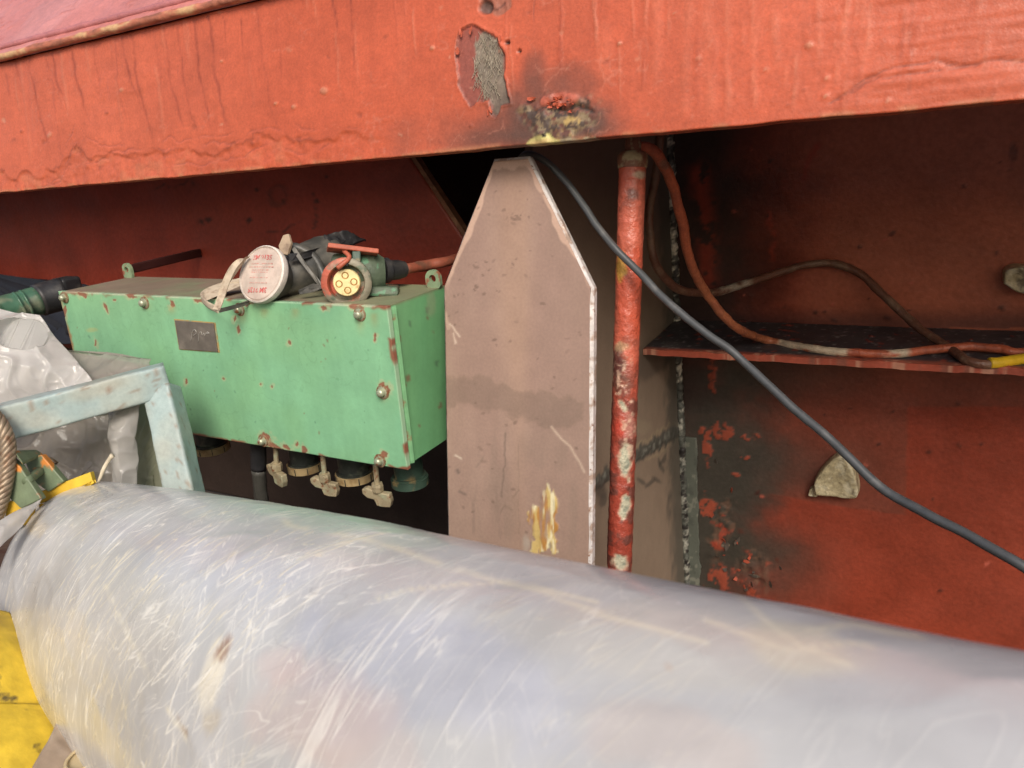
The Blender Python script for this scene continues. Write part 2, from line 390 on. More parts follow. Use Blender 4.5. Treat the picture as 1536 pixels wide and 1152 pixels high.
# ================================================================== THE SETTING
DECK = 0.0
bm = bmesh.new(); bmesh.ops.create_grid(bm, x_segments=2, y_segments=2, size=400)
g = obj_bm('ground', bm, M_deck); g['kind'] = 'structure'; g['label'] = 'dark brown steel deck under everything'

# ---------------------------------------------------------------- girder overhead
YB, ZB0, ZB1 = 0.85, CAMZ+0.1525, CAMZ+0.390
XA, XB = -3.6, 2.4
def beam_paint(P, px, py):
    w = fb(P, 22, 4, 1); w2 = fb(P, 60, 4, 2); big = fb(P, 4.5, 3, 3)
    col = np.broadcast_to(RED, P.shape).copy()
    col = mx(col, ss(-0.3, 0.7, big)*0.35, (0.52, 0.108, 0.048))
    col = mx(col, (1-ss(120, 520, px))*0.4, (0.51, 0.135, 0.075))           # sun-bleached towards the left
    h = w*0.00018+fb(P, 7, 2, 8)*0.0010+w2*0.00010
    r = 0.46+0.10*w
    # brushed horizontal texture towards the right
    hb = fb(P, (18, 1, 170), 3, 11)
    h = h+hb*0.00045*ss(1100, 1350, px)
    # lower border: older flaking layers below a ragged ledge
    led = np.interp(px, [-200, 0, 60, 90, 115, 130, 200, 260, 340, 400, 470, 512, 600, 660], [262, 258, 262, 255, 205, 232, 235, 228, 222, 200, 215, 198, 212, 240])
    dl = py-led-11*fb(P, 26, 5, 21, .6); amt = 1-ss(470, 620, px)
    under = ss(0, 5, dl)*amt
    h = h-0.0016*under+under*fb(P, 55, 4, 22)*0.0012
    crk = np.exp(-(dl/1.5)**2)*amt*ss(-0.2, 0.3, fb(P, 18, 3, 23)+0.1)
    col = mx(col, crk*0.5, (0.18, 0.045, 0.03))
    col = mx(col, under*ss(0.1, 0.7, fb(P, 40, 4, 24))*0.4, (0.50, 0.17, 0.09))
    # crack on the right
    c2 = [(1245, 152), (1262, 140), (1300, 122), (1330, 103), (1362, 100), (1400, 92), (1440, 97), (1470, 93), (1500, 88), (1540, 96)]
    c3 = [(1255, 147), (1320, 118), (1370, 110), (1420, 104), (1468, 97)]
    wob = 4*fb(P, 60, 3, 31)
    for c, wdt in ((c2, 1.8), (c3, 1.3)):
        d = dseg(px, py+wob, c); m = np.exp(-(d/wdt)**2); col = mx(col, m*0.6, (0.17, 0.04, 0.025)); h = h-m*0.0012
    d = dseg(px, py+wob, c2); h = h+0.0013*ss(0, 26, py-np.interp(px, [q[0] for q in c2], [q[1] for q in c2]))*ss(1240, 1280, px)*(1-ss(0, 60, d))
    # dark runs under the lip: dirt, with groove shade put into the colour
    runs = [(45, 88, 85, 245, 2.2), (78, 80, 115, 190, 2.4), (68, 82, 95, 130, 1.6), (108, 78, 138, 195, 2.4), (165, 65, 175, 122, 1.6), (182, 54, 218, 172, 2.2), (197, 50, 236, 222, 2.6),
            (245, 42, 281, 215, 2.8), (265, 42, 301, 215, 2.2), (290, 30, 322, 212, 2.6), (313, 25, 346, 208, 3.2), (335, 25, 346, 95, 1.6), (361, 25, 374, 120, 1.6), (385, 12, 418, 205, 2.0),
            (500, -5, 514, 72, 1.8), (526, -5, 537, 150, 1.8), (803, -5, 800, 60, 1.5), (1368, -5, 1361, 158, 2.4), (25, 95, 40, 140, 1.6), (140, 70, 158, 150, 1.5)]
    for x0, y0, x1, y1, wd in runs:
        wd = wd*.72
        t = np.clip((py-y0)/(y1-y0), 0, 1); xc = x0+(x1-x0)*(0.35*t+0.65*t*t)+2.5*fb(P, 35, 2, x0)
        m = np.exp(-((px-xc)/wd)**2)*ss(y0-6, y0+4, py)*(1-ss(y1-50, y1, py))
        side = np.exp(-((px-xc+wd*1.6)/wd)**2)*ss(y0-6, y0+4, py)*(1-ss(y1-50, y1, py))
        col = mx(col, m*(.35+.35*ss(-.4, .4, fb(P, 20, 2, 77))), (0.21, 0.04, 0.022)); h = h+side*0.0006-m*0.0004
    for x0, x1, y0, y1, wd, am in [(1090, 1096, -5, 178, 3.5, .5), (1128, 1134, -5, 176, 3.0, .55), (1030, 1027, -5, 190, 8, .25), (1060, 1066, -5, 188, 9, .3), (1163, 1165, 0, 120, 6, .25), (1228, 1226, -5, 120, 4, .35),
                                   (1272, 1262, -5, 118, 3.2, .5), (1300, 1294, -5, 110, 4, .35), (1470, 1466, -5, 120, 4, .3), (985, 984, -5, 150, 8, .2), (905, 908, -5, 140, 9, .2), (600, 604, 20, 150, 10, .2), (970, 968, 0, 60, 3, .3)]:
        t = np.clip((py-y0)/(y1-y0), 0, 1); xc = x0+(x1-x0)*t+3*fb(P, 45, 3, x0)
        m = np.exp(-((px-xc)/wd)**2)*(1-ss(y1-40, y1, py))*(0.6+0.5*fb(P, 40, 2, 5))
        col = mx(col, np.clip(m*am, 0, 1), (0.58, 0.19, 0.11)); h = h+np.clip(m, 0, 1)*0.0007
    # wrinkled patch and pits
    h = h+0.0010*(1-np.abs(fb(P, 45, 3, 41)))*ell(px, py, 185, 125, 50, 22, -15)
    for x, y, q in [(486, 136, 5), (183, 135, 3.5), (413, 155, 2.5), (440, 160, 3), (333, 92, 2), (648, 72, 3), (1214, 68, 5), (1010, 20, 2), (1240, 118, 3), (930, 66, 3), (1238, 145, 3)]:
        m = ell(px, py, x, y, q, q, 0, 0.2*w2, 0.4); h = h+m*0.0018; col = mx(col, m*0.5, (0.50, 0.26, 0.16))
    # peeled patch: paint gone, primer left, bare wire-brushed steel right
    peel = [(684, 62), (690, 46), (705, 38), (722, 44), (735, 50), (745, 58), (752, 72), (755, 100), (760, 130), (768, 155), (752, 158), (745, 175), (736, 170), (732, 150), (720, 155), (705, 158), (692, 145), (686, 110), (682, 85)]
    sd = inpoly(px+3.5*w2, py+3.5*fb(P, 80, 3, 51), peel)
    inn = ss(-0.6, 0.9, sd)
    bare = [(714, 50), (730, 47), (742, 56), (751, 72), (754, 100), (760, 132), (769, 157), (754, 160), (744, 176), (737, 170), (733, 150), (722, 132), (716, 110), (710, 90), (711, 68)]
    sb = ss(-2, 3, inpoly(px+4*fb(P, 70, 3, 52), py+4*fb(P, 70, 3, 53), bare))
    strands = (np.abs(fb(P, (200, 1, 40), 2, 55)) < 0.06)*0.5+(np.abs(fb(P@np.array([[.8, 0, .6], [0, 1, 0], [-.6, 0, .8]]), (210, 1, 36), 2, 56)) < 0.06)*0.4
    col = mx(col, inn, np.array([0.26, 0.070, 0.05])); r = r*(1-inn)+0.6*inn
    steel = np.array([0.19, 0.150, 0.115])*(1+0.35*fb(P, 90, 4, 57)[..., None])
    steel = mx(steel, strands*ss(-0.2, 0.3, fb(P, 25, 2, 58)), (0.40, 0.35, 0.27))
    col = mx(col, inn*sb, steel)
    edge = np.exp(-((sd-2.0)/1.6)**2)*(px < 718); col = mx(col, np.clip(edge*ss(-.1, .5, fb(P, 50, 2, 59)), 0, 1)*0.8, (0.46, 0.09, 0.055))
    rim = np.exp(-((sd+2.0)/1.8)**2)*(0.4+.8*ss(-.2, .4, fb(P, 35, 3, 50)))
    h = h*(1-inn)-0.0030*inn+0.0012*rim+inn*sb*(0.0006*fb(P, 120, 3, 60)+0.0005*strands)
    col = mx(col, np.exp(-(sd/1.1)**2)*0.55, (0.07, 0.02, 0.016))
    # hole at the top edge
    up = ell(px, py, 742, 6, 24, 20, 0, 0.35*fb(P, 60, 3, 61), 0.15)
    col = mx(col, up*0.75, (0.28, 0.12, 0.08)); h = h-up*0.0012+up*fb(P, 90, 4, 62)*0.0015
    d = ell(px, py, 728, 10, 9, 9, 0, 0.25*w2, 0.3); col = mx(col, d*0.85, (0.05, 0.035, 0.03)); h = h-d*0.004
    d = np.exp(-(dseg(px, py+3*w2, [(734, 10), (745, 14), (756, 6)])/1.6)**2); col = mx(col, d*0.8, (0.1, 0.03, 0.02))
    for x, y, q in ((761, 64, 4), (779, 77, 3.2)):
        m = ell(px, py, x, y, q, q*0.8, 0, 0, 0.3); col = mx(col, m*0.95, (0.02, 0.008, 0.006)); h = h-m*0.004
    # scorched zone above the bracket
    for x, y, rx, ry, a, am in ((815, 130, 45, 30, 0, .45), (800, 105, 16, 28, 10, .55), (870, 120, 38, 22, 10, .42), (700, 205, 100, 34, -5, .4), (830, 180, 85, 40, 0, .75), (800, 205, 90, 16, -4, .6), (890, 180, 18, 18, 0, .5), (760, 190, 55, 24, 0, .4)):
        m = ell(px, py, x, y, rx, ry, a, 0.45*fb(P, 20, 4, x), 0.6); col = mx(col, m*am, (0.085, 0.052, 0.04))
    crust = ell(px, py, 838, 178, 52, 30, -8, 0.45*fb(P, 35, 4, 71), 0.3)
    col = mx(col, crust*ss(-0.25, 0.25, fb(P, 120, 4, 72))*0.85, (0.24, 0.18, 0.10)); col = mx(col, crust*ss(0.05, 0.35, fb(P, 160, 4, 73)), (0.07, 0.045, 0.035))
    h = h+crust*(0.0022*fb(P, 60, 4, 74)+0.001)
    fl = ell(px, py, 838, 150, 25, 11, -6, 0.35*fb(P, 45, 3, 75), 0.15); col = mx(col, fl*0.9, (0.46, 0.115, 0.07)); h = h+fl*(0.0016+0.0022*fb(P, 75, 4, 76)); col = mx(col, fl*ss(.1, .5, fb(P, 90, 4, 77))*.7, (0.20, 0.08, 0.06))
    m = np.exp(-(dseg(px, py+5*w2, [(805, 168), (825, 160), (846, 164), (862, 158), (890, 166)])/2.2)**2); col = mx(col, m*0.85, (0.03, 0.02, 0.016)); h = h-m*0.002
    # raw yellow-white edge
    bare2 = ss(0, 5, py-np.interp(px, [640, 790, 800, 812, 825, 832, 850, 880, 893, 900], [400, 214, 205, 202, 198, 205, 206, 204, 204, 400])-4*fb(P, 70, 3, 81))
    col = mx(col, bare2*(px < 840), (0.58, 0.52, 0.20)); col = mx(col, bare2*(px >= 840)*0.85, (0.46, 0.40, 0.26)); h = h-bare2*0.001
    lich = ell(px, py, 850, 188, 26, 14, 0, 0.5*fb(P, 60, 4, 82), 0.4)*ss(0, .4, fb(P, 90, 3, 83)); col = mx(col, lich*0.8, (0.55, 0.38, 0.14))
    m = ell(px, py, 817, 204, 3.5, 3, 0, .3*w2, .3); col = mx(col, m, (0.02, 0.015, 0.012))
    # pale chipped bottom edge
    bot = ss(7, 1, (P[..., 2]-ZB0)*1000)*ss(-0.1, 0.45, fb(P, 50, 3, 91)); col = mx(col, bot*0.55, (0.44, 0.20, 0.10))
    h = h+ss(6, 0, (P[..., 2]-ZB0)*1000)*0.0005*fb(P, 30, 4, 92)
    # many hair-fine runs, blisters and crawling in the paint film
    rr = random.Random(21)
    for k in range(70):
        x0 = rr.uniform(-20, 1540); y0 = rr.uniform(-40, 90); l = rr.uniform(40, 150); y0 += max(0, 70-x0*.2)
        sel = (np.abs(px-x0) < 25) & (py < y0+l+5)
        if not sel.any(): continue
        q, xx_ = P[sel], px[sel]; yy_ = py[sel]; t = np.clip((yy_-y0)/l, 0, 1)
        m = np.exp(-((xx_-x0-l*.14*t*(1-x0/1100)-2*fb(q, 40, 2, k))/rr.uniform(1.0, 2.0))**2)*ss(y0, y0+10, yy_)*ss(y0+l, y0+l*.6, yy_)
        h[sel] += m*0.0005; c_ = col[sel]; col[sel] = mx(c_, m*rr.uniform(.12, .4), (0.56, 0.20, 0.12) if rr.random() < .55 else (0.26, 0.05, 0.03))
    for k in range(60):
        x0, y0, q_ = rr.uniform(0, 1530), rr.uniform(5, 270), rr.uniform(1.2, 3.2); sel = np.hypot(px-x0, py-y0) < 12
        if not sel.any(): continue
        m = ell(px[sel], py[sel], x0, y0, q_*rr.uniform(1, 2), q_, rr.uniform(-60, 60), .6*fb(P[sel], 150, 2, k), .4); h[sel] += m*rr.uniform(-.0008, .0012); col[sel] = mx(col[sel], m*.4, rr.choice([(.56, .30, .2), (.2, .05, .03), (.5, .2, .12)]))
    cr = ss(0.06, 0.0, np.abs(fb(P, (34, 1, 60), 3, 97)))*ss(0.15, 0.5, fb(P, 6, 2, 98)); h = h+cr*0.0005
    for off, k in ((-9, 0), (8, 1), (17, 2), (-20, 3)):
        dl2 = py-led-off-9*fb(P, 24, 4, 121+k); m = np.exp(-(dl2/1.3)**2)*amt*ss(.0, .35, fb(P, 11, 3, 131+k)); col = mx(col, m*.5, (0.18, 0.045, 0.03)); h = h-m*.0006+.0005*ss(0, 3, dl2)*ss(12, 4, dl2)*amt*ss(.0, .35, fb(P, 11, 3, 131+k))
    # fine scratches
    sc = ss(0.045, 0.0, np.abs(fb(P, 26, 3, 95)))*ss(0.25, 0.6, fb(P, 7, 2, 96)); col = mx(col, sc*0.3, (0.56, 0.22, 0.15))
    return col, h, r
beam = thing('hull_girder', 'bright orange-red painted steel girder running across the top of the scene', 'girder', ((XA+XB)/2, YB, ZB0))
us = np.concatenate([np.arange(XA, -1.75, 0.02), np.arange(-1.75, -0.66, 0.0032), np.arange(-0.66, -0.30, 0.0016), np.arange(-0.30, 0.14, 0.003), np.arange(0.14, XB, 0.02)])
us = np.concatenate([us[:1], us[1:][np.diff(us) > 0.0012]])
vv = np.linspace(0, ZB1-ZB0, 122)
bp = plane_pts((0, YB, ZB0), (1, 0, 0), (0, 0, 1), us, vv)
bp[..., 2] += (1-np.linspace(0, 1, 122)[:, None])**6*0.0009*fb(bp, 26, 4, 100)
grid('web_plate', bp, (0, -1, 0), beam_paint, M_beam, beam, thick=0.016)
brr = random.Random(5); bmv, bmf = [], []
for k in range(110):
    x, y = brr.uniform(711, 752), brr.uniform(58, 150); an = R_(brr.choice([75, 100, 60, 115, 85])+brr.uniform(-14, 14)); l = brr.uniform(6, 26); cv_ = brr.uniform(-4, 4)
    pts = [U(x+math.cos(an)*l*t+cv_*t*t, y+math.sin(an)*l*t, Y=YB+.0022-.0022*brr.random()) for t in np.linspace(-.5, .5, 5)]
    Pq, Nq = tube_rings(np.array(pts), .0003, 4); b0 = len(bmv); bmv += Pq.reshape(-1, 3).tolist()
    for a_ in range(4):
        for c_ in range(4): bmf.append([b0+a_*4+c_, b0+a_*4+(c_+1) % 4, b0+(a_+1)*4+(c_+1) % 4, b0+(a_+1)*4+c_])
me = bpy.data.meshes.new('bristles'); me.from_pydata(bmv, [], bmf)
bri = link('bristles', me, plain('grey_bristle', (.31, .265, .20), .6, bump=()), beam); bri['kind'] = 'stuff'; bri['label'] = 'grey fibres stuck in the bare patch'
for k in range(9):
    x, y = brr.choice([(686, 100), (685, 72), (690, 140), (698, 152), (752, 66), (740, 50), (690, 50), (735, 165), (705, 40)]); x += brr.uniform(-3, 3); y += brr.uniform(-8, 8)
    c = U(x, y, Y=YB-.0004); sz = brr.uniform(.002, .0042); nf = 7; tl2 = brr.uniform(-.3, .3)
    pts = [c+np.array([math.cos(2*math.pi*q/nf)*sz*.7, -.0008+tl2*math.cos(2*math.pi*q/nf)*sz*.5, math.sin(2*math.pi*q/nf)*sz*1.6])*brr.uniform(.3, 1.3) for q in range(nf)]
    prism('paint_flake', pts, (0, -.0007, 0), M_flb, beam)
for k in range(14):
    c = U(838+brr.gauss(0, 17), 152+brr.gauss(0, 6), Y=YB-.0035); sz = brr.uniform(.003, .007)
    pts = [c+np.array([math.cos(q)*sz, brr.uniform(-.003, .002), math.sin(q)*sz*.5])*brr.uniform(.3, 1.2) for q in np.linspace(0, 2*math.pi, 7, endpoint=False)]
    prism('paint_flake', pts, (0, -.0007, 0), M_flb, beam)
# lip along the top: ragged bead on the edge of the plate above
def lip_paint(P, px, py):
    n = fb(P, (26, 90, 90), 5, 6); col = np.broadcast_to(np.array([0.45, 0.15, 0.09]), P.shape).copy()
    col = mx(col, ss(0.0, 0.6, n)*0.7, (0.58, 0.40, 0.20)); col = mx(col, ss(-0.1, -0.6, n)*0.7, (0.20, 0.08, 0.05))
    return col, 0.0016*fb(P, (20, 70, 70), 4, 7)+0.0008*fb(P, 140, 4, 8), np.full(P.shape[:2], 0.6)
lx = np.concatenate([np.arange(XA, -1.7, 0.03), np.arange(-1.7, -0.7, 0.003), np.arange(-0.7, XB, 0.03)])
pth = np.stack([lx, np.full_like(lx, YB-0.009), np.full_like(lx, ZB1+0.006)], -1)
tube('lip', pth, 0.0068, M_beam, beam, seg=14, paint=lip_paint)
def up_paint(P, px, py):
    w = fb(P, 40, 4, 12); col = np.broadcast_to(np.array([0.52, 0.19, 0.17]), P.shape).copy()
    col = mx(col, ss(-.2, .6, fb(P, 8, 3, 13))*0.5, (0.55, 0.25, 0.24))
    m = ss(0.25, 0.6, fb(P, (60, 160, 160), 3, 14))*ss(-.1, .4, fb(P, 9, 2, 15)); col = mx(col, m*0.5, (0.36, 0.09, 0.07))
    return col, 0.0006*w+0.0012*m, 0.38+0.1*w
ua = np.concatenate([np.arange(XA, -1.75, 0.02), np.arange(-1.75, -0.8, 0.004), np.arange(-0.8, XB, 0.02)])
sl_dir = nrm((0, 0.62, 0.78))
hp = thing('hull_plate', 'pinkish red hull plate sloping back above the ragged lip, upper left corner', 'hull plate', ((XA+XB)/2, YB, ZB1))
grid('sloping_plate', plane_pts((0, YB-0.012, ZB1+0.010), (1, 0, 0), sl_dir, ua, np.concatenate([np.linspace(0, 0.30, 70), np.linspace(0.34, 1.5, 20)])), nrm((0, -0.78, 0.62)), up_paint, M_beam, hp, thick=0.014)
tube('weld_bead', np.stack([lx, np.full_like(lx, YB-0.012+0.022*0.62+0.0), np.full_like(lx, ZB1+0.010+0.022*0.78)], -1), 0.006, M_beam, hp, seg=10,
     paint=lambda P, px, py: (np.broadcast_to(np.array([0.44, 0.16, 0.16]), P.shape), 0.0010*fb(P, 50, 3, 3), np.full(P.shape[:2], 0.45)))
for xe in (XA, XB):     # unseen plates added at both recess ends to block light
    prism('light_blocker', [(xe, YB+0.02, 0.005), (xe, 2.05, 0.005), (xe, 1.58, ZB1+0.8), (xe, YB+0.02, ZB1-0.005)], (0.012, 0, 0), M_darkred, hp)

# ---------------------------------------------------------------- bulkhead on the right (leaning)
XW = -0.498
W1, W2 = U(998, 200, X=XW), U(1025, 870, X=XW)
wdir = nrm(W1-W2)                     # up along the bulkhead in the YZ plane
wn_ = nrm(np.array([0, -wdir[2], wdir[1]]))    # towards the viewer (and slightly down)
zt = ZB1+0.45
def wallpt(x, z): return np.array([x, W2[1]+(z-W2[2])*wdir[1]/wdir[2], z])
def bulk_paint(P, px, py):
    w = fb(P, 14, 4, 1); w2 = fb(P, 45, 4, 2)
    col = np.broadcast_to(np.array([0.26, 0.046, 0.023]), P.shape).copy()
    col = mx(col, ss(-.3, .6, fb(P, 3.5, 3, 4))*0.4, (0.25, 0.050, 0.028))
    up = ss(620, 500, py+20*w)*ss(1120, 1300, px+30*w); col = mx(col, up*0.85, (0.42, 0.125, 0.070))   # lighter brown towards the upper right
    col = mx(col, ss(XW+.004, XW-.004, P[..., 0])*.92, (0.075, 0.011, 0.010))      # bay left of the bracket: its deep shade painted into the colour
    r = 0.42+0.12*w; h = 0.0008*w+0.0003*w2
    # cast shadow with hard edges, painted darker brown into the bulkhead colour
    shade_m = np.maximum(ss(-1.2, 1.2, inpoly(px+1.5*w2, py+1.5*w2, [(1000, 560), (1362, 560), (1358, 772), (1290, 764), (1160, 742), (1000, 738)])), ss(612, 608, py+1.5*w2)*(py > 500))
    col = mx(col, shade_m*.62, (0.17, 0.052, 0.032)); r = r+.08*shade_m
    # burnt band along the weld
    st = ss(1230, 1040, px+45*w)*(py < 530); col = mx(col, st*.86, (0.030, 0.018, 0.015))
    st = ss(1170, 1040, px+40*w)*ss(540, 560, py); col = mx(col, st*.85, (0.040, 0.036, 0.030))
    s1 = ss(1190, 1060, px+40*w)*ss(1180, 1090, px+20*w2); col = mx(col, s1*0.85*(py < 620), (0.05, 0.03, 0.026))
    for x, y, rx, ry, a, am in ((1095, 640, 60, 90, 0, .85), (1110, 690, 75, 60, 0, .85), (1085, 760, 50, 60, 0, .8), (1150, 700, 80, 40, 0, .5), (1130, 830, 60, 60, 0, .8), (1085, 820, 40, 70, 0, .9), (1190, 860, 60, 60, 20, .35), (1160, 560, 90, 40, 0, .6), (1050, 800, 28, 120, 0, .85)):
        m = ell(px, py, x, y, rx, ry, a, 0.3*w+0.1*w2, 0.8); col = mx(col, m*am, (0.055, 0.050, 0.040))
    fl = [(1080, 645, 26, 16, .4), (1105, 712, 9, 4, 0), (1063, 760, 14, 20, 0), (1075, 868, 22, 30, 0), (1062, 668, 6, 28, .2), (1115, 686, 8, 4, 0), (1075, 820, 10, 10, 0), (1130, 880, 18, 14, 0), (1126, 655, 20, 5, 0), (1070, 560, 7, 40, 0)]
    for x, y, rx, ry, a in fl:
        sdd = ell(px, py, x, y, rx*.85, ry*.85, 0, 0.6*fb(P, 45, 4, x), 0.12)*ss(-.2, .1, fb(P, 60, 4, y)); col = mx(col, sdd*.85, (0.36, 0.075, 0.04)); h = h+sdd*0.0016
    crust = ell(px, py, 1128, 860, 26, 34, -30, 0.45*w2, 0.3)+ell(px, py, 1085, 790, 16, 50, 15, 0.4*w2, 0.3); crust = np.clip(crust, 0, 1)
    h = h+crust*0.004*fb(P, 60, 4, 33); col = mx(col, crust*ss(-.1, .5, fb(P, 80, 4, 34))*0.7, (0.16, 0.09, 0.06)); col = mx(col, crust*ss(.2, .6, fb(P, 50, 4, 35)), (0.38, 0.07, 0.04))
    # upper dark streaks with old red showing
    for pts, wd in (([(1228, 218), (1212, 250), (1208, 268)], 5), ([(1152, 320), (1160, 345), (1162, 388)], 4), ([(1050, 260), (1060, 330), (1062, 420)], 14)):
        m = np.exp(-(dseg(px+6*w2, py, pts)/wd)**2)*ss(-.3, .1, w2+0.2); col = mx(col, m*0.85, (0.36, 0.055, 0.03))
    for k in range(46):
        x, y, q = random.uniform(1100, 1520), random.choice([random.uniform(200, 480), random.uniform(440, 485), random.uniform(600, 900)]), random.uniform(1.2, 3.4)
        m = ell(px, py, x, y, q*random.uniform(1, 2.2), q, random.uniform(-60, 60), 0.4*w2, 0.4)
        col = mx(col, m*0.8, random.choice([(0.06, 0.02, 0.015), (0.10, 0.03, 0.02), (0.50, 0.12, 0.08)])); h = h+m*0.0008
    m = ell(px, py, 1520, 230, 7, 14, 0, 0, .3); col = mx(col, m*.6, (0.07, 0.02, 0.015))
    # darker towards the shelf
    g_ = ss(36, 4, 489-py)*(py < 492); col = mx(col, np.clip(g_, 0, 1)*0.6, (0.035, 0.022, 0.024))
    m = ss(0.03, 0, np.abs(fb(P, 13, 3, 44)))*ss(.3, .6, fb(P, 5, 2, 45)); h = h+m*0.0008
    h = h+0.0012*(1-np.abs(fb(P, 25, 3, 47)))*ell(px, py, 1490, 790, 60, 35, 0, .3*w, .5)
    rg = ell(px, py, 1255, 710, 55, 42, 0, .3*w, .5); col = mx(col, rg*0.3, (0.16, 0.07, 0.05))
    return col, h, r
bulk = thing('bulkhead', 'leaning dark red steel bulkhead with scorched flaking paint, right of the bracket', 'bulkhead', (0.5, wallpt(0, 0.01)[1], 0.0))
zz = np.concatenate([np.linspace(0.004, 0.2, 30), np.linspace(0.206, 1.02, 240), np.linspace(1.06, zt, 10)])
xx = np.concatenate([np.arange(-3.55, -0.62, 0.05), np.arange(-0.62, 0.45, 0.0042), np.arange(0.46, XB-0.02, 0.04)])
BP = np.zeros((len(zz), len(xx), 3)); BP[..., 0] = xx[None]; BP[..., 2] = zz[:, None]; BP[..., 1] = W2[1]+(zz[:, None]-W2[2])*wdir[1]/wdir[2]
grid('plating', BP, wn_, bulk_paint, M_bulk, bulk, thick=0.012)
fk = random.Random(12)
for k in range(26):                                   # curled paint flakes lifting off the burnt area
    x, y = (fk.gauss(1128, 16), fk.gauss(862, 22)) if k < 16 else (fk.gauss(1082, 12), fk.gauss(800, 40))
    c = Upl(x, y, W2, wn_)+wn_*fk.uniform(.001, .004); e1_ = nrm(np.array([fk.gauss(0, 1), 0, fk.gauss(0, 1)])+wn_*fk.gauss(0, .35)); e2_ = nrm(np.cross(wn_, e1_)+wn_*fk.gauss(0, .35)); nf = fk.randint(5, 7); sz = fk.uniform(.005, .013)
    pts = [c+(e1_*math.cos(2*math.pi*q/nf)*sz+e2_*math.sin(2*math.pi*q/nf)*sz*.6)*fk.uniform(.35, 1.3) for q in range(nf)]
    prism('paint_flake', pts, wn_*.0008, [M_flr, M_fld][fk.random() < .5], bulk)
# remains of a cut-off lug burnt off the bulkhead
def lug(name, poly, dpt, label, seed, tip=None):
    c = np.mean([Upl(x, y, W2, wn_) for x, y in poly], 0)
    n = 40; ring = catmull([Upl(x, y, W2, wn_) for x, y in poly+[poly[0]]], n+1)[:-1]
    rings = []
    for k, (s, d) in enumerate([(1.0, -0.02), (1.02, .2), (1.01, 0.4), (1.0, .6), (0.99, 0.8), (0.975, .93), (0.93, 1.0), (.86, 1.0), (0.78, .97), (.66, .93), (0.54, 0.90), (.42, .88), (.3, .88), (0.2, 0.86), (.1, .86), (0.02, 0.86)]):
        rings.append(c+(ring-c)*s+wn_*(dpt*d))
    P = np.array(rings)
    def pf(P, px, py):
        col = np.broadcast_to(np.array([0.42, 0.36, 0.22]), P.shape).copy(); a = fb(P, 60, 4, seed)
        col = mx(col, ss(.1, .6, a)*0.7, (0.58, 0.54, 0.40)); col = mx(col, ss(.3, .6, fb(P, (120, 120, 40), 4, seed+1))*.8, (0.14, 0.11, 0.07))
        return col, 0.004*fb(P, 24, 3, seed+2)+.0016*fb(P, (90, 90, 30), 3, seed+3), np.full(P.shape[:2], 0.45)
    o = grid(name, P, wn_, pf, M_lug, bulk, wrap=True); o['label'] = label
    return o
lug('cut_lug', [(1226, 733), (1224, 716), (1238, 694), (1258, 677), (1273, 681), (1287, 706), (1287, 738), (1255, 737)], 0.030, 'pale burnt-off stub of a lug left on the red plate', 6)
lug('weld_drip', [(1214, 738), (1217, 729), (1226, 728), (1231, 735), (1226, 741)], 0.014, 'small pale blob of weld metal beside the burnt-off stub', 15)
lug('cut_lug', [(1504, 420), (1506, 402), (1522, 395), (1550, 398), (1575, 410), (1570, 432), (1530, 434)], 0.03, 'rusty brown stub on the plate at the right edge', 25)

# ---------------------------------------------------------------- shelf plate (stringer)
YS = U(958, 525, X=XW)[1]
sA, sB = U(950, 524, Y=YS), U(1536, 553, Y=YS)
f_z = (sA[2]+sB[2])/2
bk = Upl(1250, 487, W2, wn_)
fx0, fx1 = XW+0.008, XB-0.03
ny, nx = 70, 420
xs = np.concatenate([np.linspace(fx0, 0.45, 320), np.linspace(0.46, fx1, 100)]); tt = np.linspace(0, 1, ny)
SP = np.zeros((ny, nx, 3)); SP[..., 0] = xs[None]
SP[..., 1] = (YS*(1-tt)+(bk[1]-0.001)*tt)[:, None]; SP[..., 2] = (f_z*(1-tt)+bk[2]*tt)[:, None]
SP[..., 1] += ((1-tt)**8)[:, None]*0.003*fb(SP, 20, 3, 3)
sn = nrm(np.cross((1, 0, 0), (0, bk[1]-YS, bk[2]-f_z)))
def shelf_paint(P, px, py):
    w = fb(P, 25, 4, 1); col = np.broadcast_to(np.array([0.045, 0.044, 0.050]), P.shape).copy()
    col = mx(col, ss(.2, .6, w)*0.5, (0.10, 0.085, 0.08)); sp = ss(.70, .76, fb(P, 120, 3, 5)); col = mx(col, sp*0.7, (0.26, 0.25, 0.24))
    sp = ss(.66, .72, fb(P, 60, 4, 15)); col = mx(col, sp*0.8, (0.30, 0.05, 0.03))
    e = ss(0.022, 0.006, P[..., 1]-YS+0.004*w); col = mx(col, e, np.array([0.38, 0.085, 0.05])); col = mx(col, e*ss(.2, .6, fb(P, 60, 3, 6))*.6, (0.22, 0.10, 0.07))
    col = mx(col, e*ss(.35, .6, fb(P, 90, 3, 7)), (0.50, 0.24, 0.16))
    return col, 0.0008*w+0.0025*sp*ss(0.1, .4, w)+e*0.0012*fb(P, 40, 3, 8), 0.5+0.15*w
shelf = thing('shelf_plate', 'narrow sooty steel shelf with a chipped red front edge along the right bulkhead', 'shelf', (0.3, YS, f_z))
grid('plate', SP, sn, shelf_paint, M_bulk, shelf, thick=0.011)

